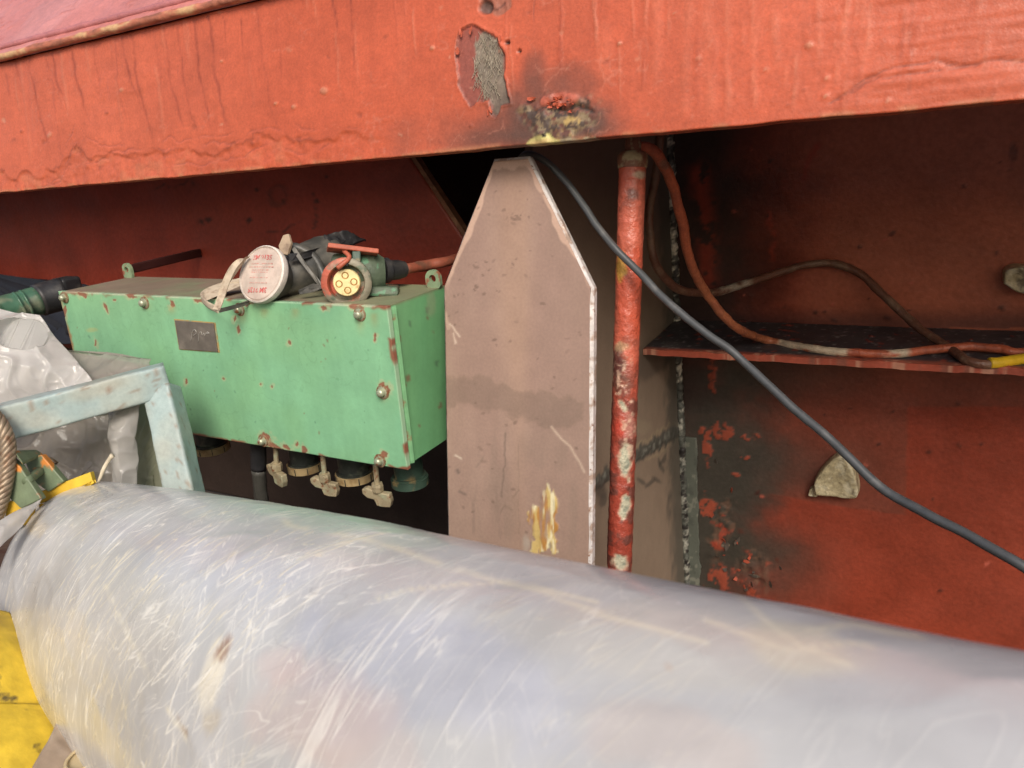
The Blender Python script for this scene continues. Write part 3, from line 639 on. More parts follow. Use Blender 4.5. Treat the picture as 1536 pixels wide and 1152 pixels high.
# ---------------------------------------------------------------- panel on the left with slanted edge
YL = 1.12
LS = wdir[1]/wdir[2]*0.75
zl0 = CAMZ+0.03
def leftpt(px_, py_):
    n = nrm((0, -1, LS)); return Upl(px_, py_, (0, YL, zl0), n)
d0, d1 = leftpt(612, 232), leftpt(692, 352)
def lpanel_paint(P, px, py):
    w = fb(P, 12, 4, 2); w2 = fb(P, 50, 4, 3)
    col = np.broadcast_to(np.array([0.30, 0.046, 0.026]), P.shape).copy()
    col = mx(col, ss(-.2, .6, fb(P, 3, 3, 4))*.45, (0.23, 0.048, 0.030))
    h = 0.0008*w
    for x, y in ((302, 332), (313, 330), (426, 303), (476, 301), (373, 330), (490, 265), (385, 285)):
        m = ell(px, py, x, y, 4, 3.2, 30, .4*w2, .3); col = mx(col, m*.85, (0.03, 0.012, 0.01))
    d = np.abs(np.hypot((px-418)/12, (py-293)/15)-1); m = ss(.35, .05, d+0.2*w2); col = mx(col, m*.6, (0.12, 0.03, 0.02)); h = h+m*.0012
    for pts in ([(232, 282), (245, 276), (258, 281), (272, 277), (285, 272), (296, 280)], [(400, 345), (420, 348), (440, 340), (450, 332)], [(470, 290), (473, 320), (472, 345)]):
        m = np.exp(-(dseg(px+3*w2, py+4*w2, pts)/1.6)**2); col = mx(col, m*.75, (0.06, 0.018, 0.014))
    return col, h, 0.42+.1*w
n_l = nrm((0, -1, LS))
zz = np.concatenate([np.linspace(CAMZ-0.20, CAMZ-0.06, 6), np.linspace(CAMZ-0.05, CAMZ+0.42, 120)])
LP = np.zeros((len(zz), 170, 3)); slope = (d1[0]-d0[0])/(d1[2]-d0[2])
for k, z in enumerate(zz):
    xr = d1[0]+(min(z, d1[2]+0.40)-d1[2])*slope if z > d1[2]-0.10 else d1[0]-0.10*slope
    LP[k, :, 0] = np.linspace(-3.55, xr, 170)**1; LP[k, :, 0] = -3.55+(xr+3.55)*np.linspace(0, 1, 170)**0.45
    LP[k, :, 2] = z; LP[k, :, 1] = YL+(z-zl0)*LS
lpan = tag(grid('side_panel', LP, n_l, lpanel_paint, M_bulk, thick=0.016), 'dark red steel panel with slanted right edge, behind the green box', 'panel')
# brown bare edge strip on the slanted side
a = np.array([d0[0], YL+(d0[2]-zl0)*LS, d0[2]])+(d0-d1)*0.6; b = np.array([d1[0], YL+(d1[2]-zl0)*LS, d1[2]])-(d0-d1)*0.05
es = prism('edge_strip', [a-n_l*0.017, b-n_l*0.017, b-n_l*0.017+np.array([0.010, 0.0, 0.0]), a-n_l*0.017+np.array([0.010, 0.0, 0])], n_l*0.016, plain('rusty_edge', (0.20, 0.09, 0.05), 0.7, spots=((60, 0.55, (0.30, 0.15, 0.08), 0.06),)), lpan)
lb = tag(sheet('black_sheet', [U(-160, 385, Y=1.08), U(150, 434, Y=1.06), U(150, 520, Y=1.0), U(-160, 520, Y=1.0)], 60, 40, 0.010, 9, M_blacksheet, seed=3, edge=0.01, thick=0.003), 'black crumpled sheet behind the green hose', 'black_sheet')  # black crumpled sheet filling the area behind the hose

# ================================================================== STEEL BRACKET
YP = 0.90
brk = thing('steel_bracket', 'tall grey-brown primed steel bracket with a pointed flat-topped head', 'bracket', (-0.498, YP, 0))
oTL, oTR, oSR, oSL = U(740, 238, Y=YP), U(793, 234, Y=YP), U(890, 430, Y=YP), U(664.5, 432, Y=YP)
xLb, xRb = U(671, 800, Y=YP)[0], U(887, 845, Y=YP)[0]
ztop, zsh = (oTL[2]+oTR[2])/2, (oSR[2]+oSL[2])/2
zbm = U(885, 845, Y=YP)[2]
def edges_at(z):
    if z >= zsh:
        t = (z-zsh)/(ztop-zsh); return oSL[0]+(oTL[0]-oSL[0])*t, oSR[0]+(oTR[0]-oSR[0])*t
    t = (z-zsh)/(zbm-zsh); return oSL[0]+(xLb-oSL[0])*t, oSR[0]+(xRb-oSR[0])*t
CH = 0.0035
def face_paint(P, px, py):
    w = fb(P, 20, 4, 1); w2 = fb(P, 70, 4, 2)
    col = np.broadcast_to(np.array([0.300, 0.198, 0.160]), P.shape).copy()
    blot = fb(P, (14, 1, 5), 4, 61); col = mx(col, ss(.0, .7, blot)*.35, (0.27, 0.185, 0.145)); col = mx(col, ss(-.1, -.7, blot)*.3, (0.38, 0.265, 0.21))
    grime = ss(.2, .7, fb(P, (40, 1, 9), 4, 62))*ss(560, 760, py); col = mx(col, grime*.4, (0.20, 0.15, 0.12))
    col = mx(col, ss(560, 800, py)*0.35, (0.31, 0.215, 0.155))
    m = np.exp(-((px-768)/26)**2)*ss(680, 420, py)+np.exp(-((px-778)/14)**2)*.5; col = mx(col, np.clip(m, 0, 1)*.35, (0.39, 0.245, 0.165))
    r = 0.55+.06*w; h = np.zeros(P.shape[:2])
    # lighter halo where the edge was ground back
    el = np.array([[edges_at(z) for z in P[:, 0, 2]]])[0]
    dl = (P[..., 0]-el[:, :1])*1000; dr = (el[:, 1:]-P[..., 0])*1000; dt = (ztop-P[..., 2])*1000
    hw = 9+8*fb(P, 20, 3, 4); head = ss(440, 410, py)
    rim = np.maximum.reduce([ss(1.5, -1.5, dr-np.clip(hw, 2, 20))*np.maximum(head, .0), ss(1.5, -1.5, dl-np.clip(hw*.8, 1.5, 16))*head, ss(1.5, -1.5, dt-np.clip(14+5*w2, 8, 22))])
    col = mx(col, rim*.85, (0.52, 0.35, 0.27))
    low = (1-head)*ss(1.2, -1.2, np.minimum(dl-3-2*w2, dr+40)); col = mx(col, low*.6, (0.46, 0.33, 0.26))
    for pts in ([(668, 470), (672, 492)],): col = mx(col, ss(4, 2, dseg(px+2*w2, py, pts))*.6, (0.48, 0.34, 0.26))
    # water stain band
    m = inpoly(px+6*w, py+6*w2, [(655, 565), (735, 566), (760, 580), (880, 600), (880, 632), (850, 645), (770, 625), (700, 606), (655, 606)]); col = mx(col, ss(-2, 4, m)*.55, (0.195, 0.135, 0.105))
    col = mx(col, np.exp(-(m/2)**2)*.25, (0.22, 0.15, 0.11))
    # specks and dings
    rnd = random.Random(3)
    for k in range(90):
        x, y = rnd.uniform(672, 880), rnd.uniform(300, 820); q = rnd.uniform(1.0, 2.6)
        if k < 18: x, y = rnd.uniform(730, 815), rnd.uniform(285, 345)
        elif k < 40: x, y = rnd.uniform(676, 790), rnd.uniform(385, 450)
        m = ell(px, py, x, y, q*rnd.uniform(1, 2), q*.8, rnd.uniform(-60, 60), .5*w2, .5); col = mx(col, m*rnd.uniform(.3, .75), (0.15, 0.095, 0.075))
    for x, y in ((757, 345), (792, 325), (690, 350)): pass
    for pts, wd, am, c in (([(757, 650), (757, 700), (753, 745)], 1.4, .6, (.14, .10, .08)), ([(826, 640), (855, 670), (877, 708)], 1.5, .75, (.52, .40, .31)), ([(674, 486), (690, 505)], 1.3, .8, (.6, .47, .38)), ([(680, 500), (684, 515)], 1.2, .7, (.6, .47, .38)), ([(684, 683), (693, 688)], 1.3, .8, (.6, .5, .4)),
                           ([(750, 770), (758, 758), (768, 765)], 1.5, .5, (.17, .12, .09)), ([(770, 745), (778, 735)], 1.4, .5, (.17, .12, .09)), ([(715, 700), (724, 686)], 2.2, .4, (.18, .13, .10)), ([(690, 737), (698, 741)], 2, .6, (.12, .09, .08)), ([(685, 705), (688, 709)], 2.4, .7, (.12, .09, .08)), ([(778, 660), (779, 800)], 1.0, .3, (.2, .14, .1))):
        m = np.exp(-(dseg(px+2*w2, py, pts)/wd)**2); col = mx(col, m*am, c)
    m = ss(.15, .55, fb(P, (55, 1, 14), 4, 9))*ell(px, py, 730, 775, 60, 55, 0, .3*w, .5); col = mx(col, m*.35, (0.17, 0.125, 0.10))
    # ochre primer smear
    sm = inpoly(px+5*fb(P, 90, 3, 31), py+9*fb(P, (130, 1, 20), 3, 32), [(796, 760), (800, 752), (808, 765), (812, 745), (817, 725), (822, 740), (830, 735), (836, 760), (836, 800), (832, 830), (822, 826), (812, 838), (798, 828)])
    sv = ss(-1.5, 2.0, sm)
    yc = mx(np.broadcast_to(np.array([0.55, 0.40, 0.14]), P.shape), ss(-.1, .5, fb(P, (150, 1, 30), 3, 33)), (0.74, 0.67, 0.42))
    yc = mx(yc, ss(.4, .7, fb(P, (120, 1, 25), 3, 34)), (0.42, 0.20, 0.04))
    col = mx(col, sv*.9*ss(-.55, .0, fb(P, (110, 1, 16), 4, 36)), yc); h = h+sv*(0.0007+.0005*fb(P, (200, 1, 60), 2, 35))
    m = ell(px, py, 789, 815, 6, 12, 0, .4*w2, .5); col = mx(col, m*.5, (0.40, 0.36, 0.30))
    m = ell(px, py, 826, 818, 3, 6, 0, .3*w2, .3); col = mx(col, m*.6, (0.2, 0.16, 0.14))
    return col, h, r
zrow = np.concatenate([np.linspace(0.004, zbm-0.02, 20), np.linspace(zbm-0.018, ztop-CH, 300)])
FPt = np.zeros((len(zrow), 130, 3))
for k, z in enumerate(zrow):
    l, r_ = edges_at(z); FPt[k, :, 0] = np.linspace(l+CH*.7, r_-CH*(0.8 if z > zsh else 1.15), 130); FPt[k, :, 1] = YP; FPt[k, :, 2] = z
fp = grid('face_plate', FPt, (0, -1, 0), face_paint, M_steel, brk, thick=0.001)
# chamfered bare rim and plate thickness as its own part
M_rim = plain('ground_bright_edge', (0.64, 0.60, 0.58), 0.4, 0.15, spots=((70, 0.56, (0.42, 0.31, 0.25), 0.05), (160, 0.64, (0.25, 0.13, 0.08), 0.04)), bump=((200, .5, .002, 4),))
M_back = plain('plate_edge_dark', (0.20, 0.17, 0.15), 0.6)
outl = []
for z in zrow[::6]: outl.append((edges_at(z)[0], z, 0))
outl.append((oTL[0], ztop, 0)); outl.append((oTR[0], ztop, 0))
for z in zrow[::-6]: outl.append((edges_at(z)[1], z, 1))
outl = [(x, z, s) for x, z, s in outl]
bm = bmesh.new(); r0, r1, r2 = [], [], []
for k, (x, z, s) in enumerate(outl):
    xi = x+CH*.7*1.0 if s == 0 else x-CH*(0.8 if z > zsh else 1.15)
    if z >= ztop-1e-6: xi = x+(0.0015 if k < len(outl)/2 else -0.002); zi = ztop-CH
    else: zi = min(z, ztop-CH)
    zi = max(zi, 0.004)
    j = 0.0008*float(fb(np.array([[x, 0, z]]), 60, 3, 4)[0])
    r0.append(bm.verts.new((xi+j, YP-0.0005, zi))); r1.append(bm.verts.new((x, YP+0.003, z if z > 0.004 else 0.004))); r2.append(bm.verts.new((x, YP+0.012, z if z > 0.004 else 0.004)))
for A, B_ in ((r0, r1), (r1, r2)):
    for k in range(len(outl)-1): bm.faces.new((A[k], A[k+1], B_[k+1], B_[k]))
bm.faces.new(r2)
obj_bm('bright_edge', bm, M_rim, brk)
# web plate behind the face, running back to the bulkhead
WT = 0.006
def web_paint(P, px, py):
    w = fb(P, 14, 4, 1); w2 = fb(P, 50, 4, 2)
    col = np.broadcast_to(np.array([0.27, 0.205, 0.15]), P.shape).copy()
    col = mx(col, ss(450, 300, py+25*w)*.6, (0.13, 0.10, 0.085))  # top of the web darkened in the colour for the beam's shade
    h = .0003*w; r = .55+.08*w
    dg = dseg(px+4*w2, py+4*w2, [(880, 735), (912, 712), (952, 686), (1012, 648)])
    col = mx(col, ss(11, 6, dg), (0.085, 0.085, 0.07)); col = mx(col, ss(16, 7, dg)*ss(0, .4, w2)*.7, (0.10, 0.095, 0.08)); h = h+ss(9, 3, dg)*(.002+.0015*fb(P, 90, 4, 7))
    col = mx(col, ss(7, 4, dg)*ss(.15, .5, fb(P, 80, 3, 8)), (0.20, 0.20, 0.17))
    col = mx(col, np.exp(-((dg-13)/1.6)**2)*.5*(py < 690), (0.40, 0.34, 0.20))
    for x, y, rx, ry, a in ((985, 720, 9, 3, 30), (975, 725, 10, 3, -40), (992, 700, 3, 11, -20), (962, 722, 9, 3, 35), (1005, 745, 4, 9, 0), (1003, 765, 5, 10, 0), (995, 690, 3, 9, 30), (902, 735, 8, 14, 0), (905, 750, 6, 10, 20)):
        m = ell(px, py, x, y, rx, ry, a, .4*w2, .4); col = mx(col, m*.7, (0.075, 0.07, 0.058))
    e = ss(1046, 1005, px+10*w); dv = dseg(px, py, [(998, 200), (1012, 520), (1025, 870)]); col = mx(col, ss(22, 8, dv+6*w2)*.75, (0.07, 0.07, 0.058))
    m = ell(px, py, 965, 640, 12, 10, 0, .4*w2, .5); col = mx(col, m*.4, (.36, .30, .2))
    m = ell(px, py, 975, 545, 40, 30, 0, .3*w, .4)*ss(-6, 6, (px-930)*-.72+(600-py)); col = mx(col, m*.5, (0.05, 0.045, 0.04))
    return col, h, r
zc = np.concatenate([np.linspace(0.004, 0.30, 16), np.linspace(0.305, 1.0, 200), np.linspace(1.01, ZB1+0.30, 14)])
WP = np.zeros((len(zc), 130, 3)); 
for k, z in enumerate(zc):
    yb = wallpt(0, z)[1]-0.001
    yf = YP+0.0125
    if z > ztop-0.01: yf = YP+0.03+(z-ztop)*0.5
    WP[k, :, 0] = XW+WT; WP[k, :, 1] = np.linspace(yf, yb, 130); WP[k, :, 2] = z
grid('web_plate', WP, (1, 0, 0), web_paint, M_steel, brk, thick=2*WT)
# crusty welds
def weld_paint(seed, pale):
    def f(P, px, py):
        a = fb(P, 70, 4, seed); pl = pale*ss(700, 480, py)+.3
        col = np.broadcast_to(np.array([0.095, 0.10, 0.085]), P.shape).copy()
        col = mx(col, ss(-.1, .35, a)*np.clip(pl, 0, 1), (0.74, 0.71, 0.60)); col = mx(col, ss(.2, .4, fb(P, 95, 3, seed+3)), (0.025, 0.022, 0.02))
        return col, .0022*fb(P, 75, 4, seed+1)+.0010*fb(P, 190, 2, seed+2), np.full(P.shape[:2], .45)
    return f
zw = np.linspace(0.02, 1.05, 330)
wp_ = np.array([wallpt(XW+WT+0.004, z) for z in zw])+wn_*0.004
tube('weld_bead', wp_, 0.0085, M_weld, brk, seg=12, paint=weld_paint(3, .95))
# backing strip beside the lower weld
def strip_paint(P, px, py):
    w = fb(P, 40, 4, 3); col = np.broadcast_to(np.array([0.105, 0.115, 0.095]), P.shape).copy(); col = mx(col, ss(.1, .5, w)*.5, (0.055, 0.06, 0.05)); col = mx(col, ss(.35, .6, fb(P, 80, 3, 4))*.5, (0.25, 0.25, 0.2))
    return col, .0005*w, .40+.1*w
za = np.linspace(0.02, Upl(1030, 655, W2, wn_)[2], 110); xa = np.linspace(XW+WT+0.006, XW+WT+0.036, 16)
STP = np.array([[wallpt(x, z) for x in xa] for z in za])+wn_*0.003
STP[:, -1, 0] += .005*fb(STP[:, -1], 30, 3, 6)
o = grid('backing_strip', STP, wn_, strip_paint, M_steel, brk, thick=.003); o['label'] = 'dark grey-green strip beside the lower weld'

# ================================================================== CONDUIT AND CABLES
YC = 0.955
p_top, p_bot = U(949, 238, Y=YC), U(929, 850, Y=YC)
dirp = nrm(p_bot-p_top); p_end = p_top+dirp*((p_top[2]-0.003)/-dirp[2])
cond = thing('conduit_pipe', 'red painted upright conduit pipe with lumpy chipped paint beside the bracket', 'pipe', p_end)
def pipe_paint(P, px, py):
    w = fb(P, 60, 4, 1); w2 = fb(P, 130, 3, 2); col = np.broadcast_to(np.array([0.46, 0.085, 0.045]), P.shape).copy()
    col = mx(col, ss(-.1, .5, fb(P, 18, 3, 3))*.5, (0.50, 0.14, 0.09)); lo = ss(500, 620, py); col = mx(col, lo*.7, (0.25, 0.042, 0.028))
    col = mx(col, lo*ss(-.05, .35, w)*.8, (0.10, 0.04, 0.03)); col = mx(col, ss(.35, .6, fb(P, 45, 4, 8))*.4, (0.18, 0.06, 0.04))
    h = .0007*w+.0004*w2; r = .38+.12*w
    for x, y, rx, ry, am, c in ((950, 292, 10, 9, .7, (.10, .06, .05)), (931, 402, 8, 18, .85, (.55, .33, .06)), (927, 545, 10, 26, .75, (.05, .03, .03)), (931, 520, 12, 7, .7, (.46, .30, .17)), (932, 575, 14, 16, .5, (.10, .07, .05)), (960, 262, 9, 5, .8, (.5, .42, .3)), (931, 640, 9, 12, .4, (.55, .06, .04)), (945, 640, 7, 20, .5, (.4, .25, .2))):
        m = ell(px, py, x, y, rx, ry, 0, .4*w+.2*w2, .4); col = mx(col, m*am, c)
    for x, y, rx, ry, a in ((935, 610, 3, 9, -30), (938, 692, 9, 23, 0), (937, 763, 7, 17, 8), (931, 843, 10, 12, 0)):
        d = ell(px, py, x, y, rx+1.8, ry+2.2, a, .38*fb(P, 90, 3, x), .15); m = ell(px, py, x, y, rx*.92, ry*.95, a, .38*fb(P, 90, 3, x), .12)
        col = mx(col, d*.8, (0.52, 0.40, 0.28)); col = mx(col, m*.9, np.array([0.44, 0.43, 0.31])); col = mx(col, m*ss(.0, .5, fb(P, 160, 3, 9)), (0.26, 0.27, 0.20)); h = h-d*.0012; r = r*(1-m)+.6*m
    sc = ss(.3, .6, fb(P, 110, 4, 12))*(ell(px, py, 932, 570, 18, 40, 0, .2*w, .5)+ell(px, py, 943, 640, 10, 60, 0, .3*w, .5)); col = mx(col, np.clip(sc, 0, 1)*.8, (0.55, 0.36, 0.26))
    return col, h, r
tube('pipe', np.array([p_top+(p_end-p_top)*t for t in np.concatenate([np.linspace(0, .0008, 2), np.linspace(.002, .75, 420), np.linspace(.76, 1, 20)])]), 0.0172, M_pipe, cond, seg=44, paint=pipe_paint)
lathe('collar', [(0.0, -.012), (.0186, -.012), (.0196, -.004), (.0192, .004), (.016, .008), (.011, .009), (.010, .024), (.0085, .026), (0, .026)], p_top, -dirp, plain('rusty_collar', (0.20, 0.085, 0.05), .5, spots=((70, .55, (.36, .30, .18), .05),), bump=((200, .6, .002, 4),)), cond, seg=28)

def cable(name, pts, rad, mat, label, seg=14, n=220, wob=0.0004, paint=None):
    path = catmull(pts, n); w_ = np.stack([fb(path, 11, 3, 71), fb(path, 11, 3, 72), fb(path, 11, 3, 73)], -1)*.0022
    return tag(tube(name, path+w_, rad, mat, None, seg, None, wob, paint), label, 'cable')
def shelf_at(px_, py_, lift=0.006):
    return Upl(px_, py_, SP[0, 0]+sn*lift, sn)
def red_cable_paint(P, px, py):
    w = fb(P, 50, 4, 1); col = np.broadcast_to(np.array([0.46, 0.115, 0.055]), P.shape).copy()
    col = mx(col, ss(1020, 1060, px)*ss(1210, 1150, px)*.6, (0.42, 0.17, 0.08)); col = mx(col, ss(0, .5, w)*.4, (0.22, 0.06, 0.04))
    for x0, x1 in ((1165, 1275), (1330, 1362)):
        m = ss(x0-6, x0+8, px+10*w)*ss(x1+6, x1-8, px+10*w)*ss(-.55, -.2, fb(P, 40, 3, 4)); col = mx(col, m*.9, (0.60, 0.52, 0.38))
    m = ss(995, 975, px)*ss(215, 240, py); col = mx(col, ell(px, py, 1000, 245, 10, 8, 0, .2*w, .4)*.8, (.16, .10, .07))
    return col, .0007*fb(P, 60, 3, 6), .42+.1*w
redc = [p_top+np.array([0, 0, .012]), U(951, 228, Y=.957), U(962, 220, Y=.965), U(980, 228, Y=.99), U(1002, 262, Y=1.04), U(1022, 320, Y=1.10), U(1036, 390, Y=1.17), U(1062, 445, Y=1.25), U(1100, 488, Y=1.32), shelf_at(1150, 510), shelf_at(1230, 524, .008), shelf_at(1330, 531, .007), shelf_at(1400, 525, .009), shelf_at(1455, 520, .012), shelf_at(1500, 522, .013), shelf_at(1530, 527, .010), shelf_at(1640, 520)]
cable('red_cable', redc, 0.0074, M_pipe, 'red painted cable with cream chips arching from pipe top down to the shelf', paint=red_cable_paint)
def dark_cable_paint(P, px, py):
    w = fb(P, 50, 4, 1); col = np.broadcast_to(np.array([0.15, 0.065, 0.04]), P.shape).copy(); col = mx(col, ss(0, .5, w)*.6, (0.22, 0.14, 0.09))
    m = ss(1070, 1085, px)*ss(1135, 1115, px)*ss(-.4, 0, w); col = mx(col, m*.8, (0.42, 0.38, 0.30))
    return col, .0006*fb(P, 60, 3, 6), .45+.1*w
darkc = [U(990, 205, Y=1.25), U(984, 262, Y=1.25), U(974, 330, Y=1.24), U(982, 388, Y=1.25), U(1008, 428, Y=1.30), U(1052, 440, Y=1.37), U(1100, 431, Y=1.44), U(1170, 408, Y=1.52), U(1235, 394, Y=1.55), U(1285, 407, Y=1.55), U(1325, 440, Y=1.53), U(1375, 488, Y=1.50), U(1425, 524, Y=1.45), shelf_at(1452, 540, .008), shelf_at(1485, 545, .007), shelf_at(1536, 538, .007), shelf_at(1640, 528, .007)]
dc = cable('dark_cable', darkc, 0.0072, M_pipe, 'dull brown cable looping behind the pipe and down across the shelf', paint=dark_cable_paint)
tube('tape_wrap', [shelf_at(1484, 545, .007), shelf_at(1505, 543, .007), shelf_at(1536, 538, .007), shelf_at(1570, 534.5, .007)], 0.0086, M_tape, dc, 14, 40, .0008)
blk = [np.array([-0.56, 1.05, CAMZ+0.02]), np.array([-0.535, 0.98, CAMZ+0.128]), U(786, 232.5, Y=.935), U(815, 240, Y=.93), U(850, 274, Y=.93), U(900, 345, Y=.925), U(960, 411, Y=.915), U(1040, 482, Y=.90), U(1105, 535, Y=.89), U(1180, 603, Y=.87), U(1255, 668, Y=.85), U(1325, 733, Y=.83), U(1390, 769, Y=.81), U(1460, 806, Y=.79), U(1536, 853, Y=.77), U(1640, 925, Y=.75), U(1900, 1100, Y=.72)]
cable('black_cable', blk, 0.0048, M_cable, 'grey-black cable draped from bracket top diagonally to the lower right', n=260, wob=.0002)

# ================================================================== GREEN JUNCTION BOX
BO = np.array([-0.64408695, 0.81, -0.04785863])+CAM; BR = euler(0.17685, 0.01478, 0.01848); BW, BH, BD = 0.7312, 0.2396, 0.15
bx, by, bz = BR[:, 0], BR[:, 1], BR[:, 2]
def Bx(x, y, z): return BO+bx*x+by*y+bz*z
def onbox(px_, py_, y=0.0): return Upl(px_, py_, Bx(0, y, 0), by)
def ontop(px_, py_, z=0.0): return Upl(px_, py_, Bx(0, 0, z), bz)
jb = thing('junction_box', 'long pale green painted steel junction box with chipped edges, left of the bracket', 'junction box', Bx(-BW/2, BD/2, -BH))
GRN = np.array([0.215, 0.46, 0.265])
RUST = (0.25, 0.10, 0.06)
def box_front(P, px, py):
    w = fb(P, 16, 4, 1); w2 = fb(P, 60, 4, 2); col = np.broadcast_to(GRN, P.shape).copy()
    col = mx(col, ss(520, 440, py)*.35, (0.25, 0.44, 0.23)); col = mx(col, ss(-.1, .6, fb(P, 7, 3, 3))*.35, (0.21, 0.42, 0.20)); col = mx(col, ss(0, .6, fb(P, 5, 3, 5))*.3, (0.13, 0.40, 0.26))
    r = .36+.1*w; h = .0004*w+.0010*fb(P, 5, 2, 66)
    lt_ = np.maximum(ss(-.0030, -.0006, (P-BO)@bz), ss(-.0030, -.0006, (P-BO)@bx)); col = mx(col, lt_*.55, (0.40, 0.56, 0.38))  # highlight painted along the cover's top and right edges
    # dusty dirt lower down, fine scuffs
    sc = ss(.05, 0, np.abs(fb(P, 30, 3, 7)))*ss(.2, .5, fb(P, 6, 2, 8)); col = mx(col, sc*.25, (0.10, 0.22, 0.12))
    lz = (P-BO)@bz; lxx = (P-BO)@bx
    top = ss(-.006, -.001, lz+.003*w2); col = mx(col, top*ss(.0, .35, fb(P, 32, 3, 11)), RUST); col = mx(col, ss(-.004, 0, lz)*ss(0, .3, fb(P, 25, 3, 12))*.6, (.45, .42, .30))
    botm = ss(-BH+.005, -BH+.001, lz+.002*w2); col = mx(col, botm*ss(.05, .4, fb(P, 30, 3, 13)), RUST)
    lft = ss(-BW+.010, -BW+.003, lxx+.004*w2); col = mx(col, lft*ss(-.3, .2, fb(P, 20, 3, 14))*.9, (.34, .17, .08))
    rgt = ss(-.006, -.001, lxx+.003*w2); col = mx(col, rgt*ss(.15, .45, fb(P, 25, 3, 15)), RUST)
    for x, y, rx, ry, a in ((122, 442, 9, 3.5, 0), (200, 445, 11, 3.5, 0), (258, 456, 3.5, 7, 0), (157, 459, 1.8, 9, -25), (143, 515, 1.8, 7, -15), (280, 572, 1.6, 5, 0), (298, 451, 8, 3, 0), (358, 496, 2.5, 7, 0), (352, 480, 1.4, 7, 15), (435, 514, 1.6, 3, 0), (562, 506, 1.8, 7, 5), (542, 462, 12, 5, 0), (530, 458, 8, 5, 20), (95, 470, 3, 10, -10), (485, 461, 6, 4, 0), (375, 455, 8, 4, 0), (410, 668, 14, 5, 15), (400, 655, 10, 5, 20), (430, 671, 7, 4, 20), (575, 683, 5, 6, 0), (457, 674, 4, 5, 0), (446, 665, 2, 4, 0), (574, 580, 9, 5, 0), (580, 590, 5, 8, 0), (391, 576, 1.5, 2, 0), (335, 568, 2.5, 1.5, 0), (408, 580, 1.5, 2, 0), (172, 450, 4, 2, 0)):
        nz = .75*fb(P, 110, 3, x); d = ell(px, py, x, y, rx*.85, ry*.85, a+20*(x % 3-1), nz, .12); e = ell(px, py, x, y, rx+2, ry+2, a, nz, .2)
        col = mx(col, e*.5, (0.40, 0.44, 0.26)); col = mx(col, d*.95, np.array(RUST)*(1.0)); h = h-d*.0006; r = r+d*.25
    for x, y, l in ((540, 470, 40), (360, 463, 30), (440, 460, 24), (574, 587, 22), (217, 453, 16), (255, 456, 20), (395, 460, 22), (560, 467, 34)):
        m = np.exp(-((px-x-2-2*w2)/6)**2)*ss(y, y+6, py)*ss(y+l, y+6, py); col = mx(col, m*.4, (0.34, 0.26, 0.10))
    m = ss(12, 8, np.abs(np.hypot(px-175, py-456)-6)+6)*.0; col = mx(col, m, RUST)
    m = ell(px, py, 138, 495, 8, 3, 0, .3*w2, .5); col = mx(col, m*.5, (.42, .40, .16))
    rnd = random.Random(9)
    for k in range(30):
        x, y, q = rnd.uniform(110, 575), rnd.uniform(480, 670), rnd.uniform(.7, 1.3); m = ell(px, py, x, y, q, q*rnd.uniform(1, 2.5), rnd.uniform(-40, 40), 0, .5); col = mx(col, m*.6, rnd.choice([(.05, .12, .08), (.22, .10, .06), (.08, .2, .14)]))
    return col, h, r
cu = np.linspace(-BW, 0, 480); cv = np.linspace(-BH, 0, 170)
CP = plane_pts(Bx(0, 0, 0), bx, bz, cu, cv)
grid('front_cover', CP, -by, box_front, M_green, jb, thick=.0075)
def shell_paint(P, px, py):
    w = fb(P, 20, 4, 1); w2 = fb(P, 60, 4, 2); lz = (P-BO)@bz; lxx = (P-BO)@bx; ly = (P-BO)@by
    col = np.broadcast_to(np.array([0.15, 0.37, 0.17]), P.shape).copy()
    topm = ss(-.004, -.0015, lz); dust = np.array([0.21, 0.155, 0.11])
    col = mx(col, topm*np.clip(.95+.2*w, 0, 1), dust); col = mx(col, topm*ss(400, 540, px)*.6, (0.19, 0.23, 0.12))
    side = ss(-.006, -.003, lxx)*(1-topm)
    for x, y, rx, ry in ((585, 508, 6, 10), (588, 497, 4, 4), (598, 508, 5, 6), (617, 453, 3, 7), (612, 568, 4, 6), (608, 575, 3, 4), (597, 560, 4, 8), (650, 500, 4, 5), (640, 475, 3, 3), (660, 610, 4, 9), (590, 540, 2, 8), (602, 640, 2, 6), (607, 690, 3, 7), (630, 640, 3, 4), (637, 560, 3, 4)):
        m = ell(px, py, x, y, rx*.7, ry*.7, 0, .8*fb(P, 100, 3, x), .2)*side; col = mx(col, m*.9, (0.20, 0.06, 0.045))
    for x, y in ((640, 465), (655, 545), (616, 485), (650, 430)):
        m = ell(px, py, x, y, 2.5, 4, 20, .7*w2, .3)*side; col = mx(col, m*.7, (0.05, 0.05, 0.045))
    m = ell(px, py, 646, 455, 6, 18, 5, .4*w2, .3)*side; col = mx(col, m*.5, (.36, .36, .24))
    tr = ss(.014, .009, ly); col = mx(col, tr*ss(.0, .4, fb(P, 40, 3, 19))*.8, RUST)
    return col, .0005*w, .42+.12*w+.25*topm
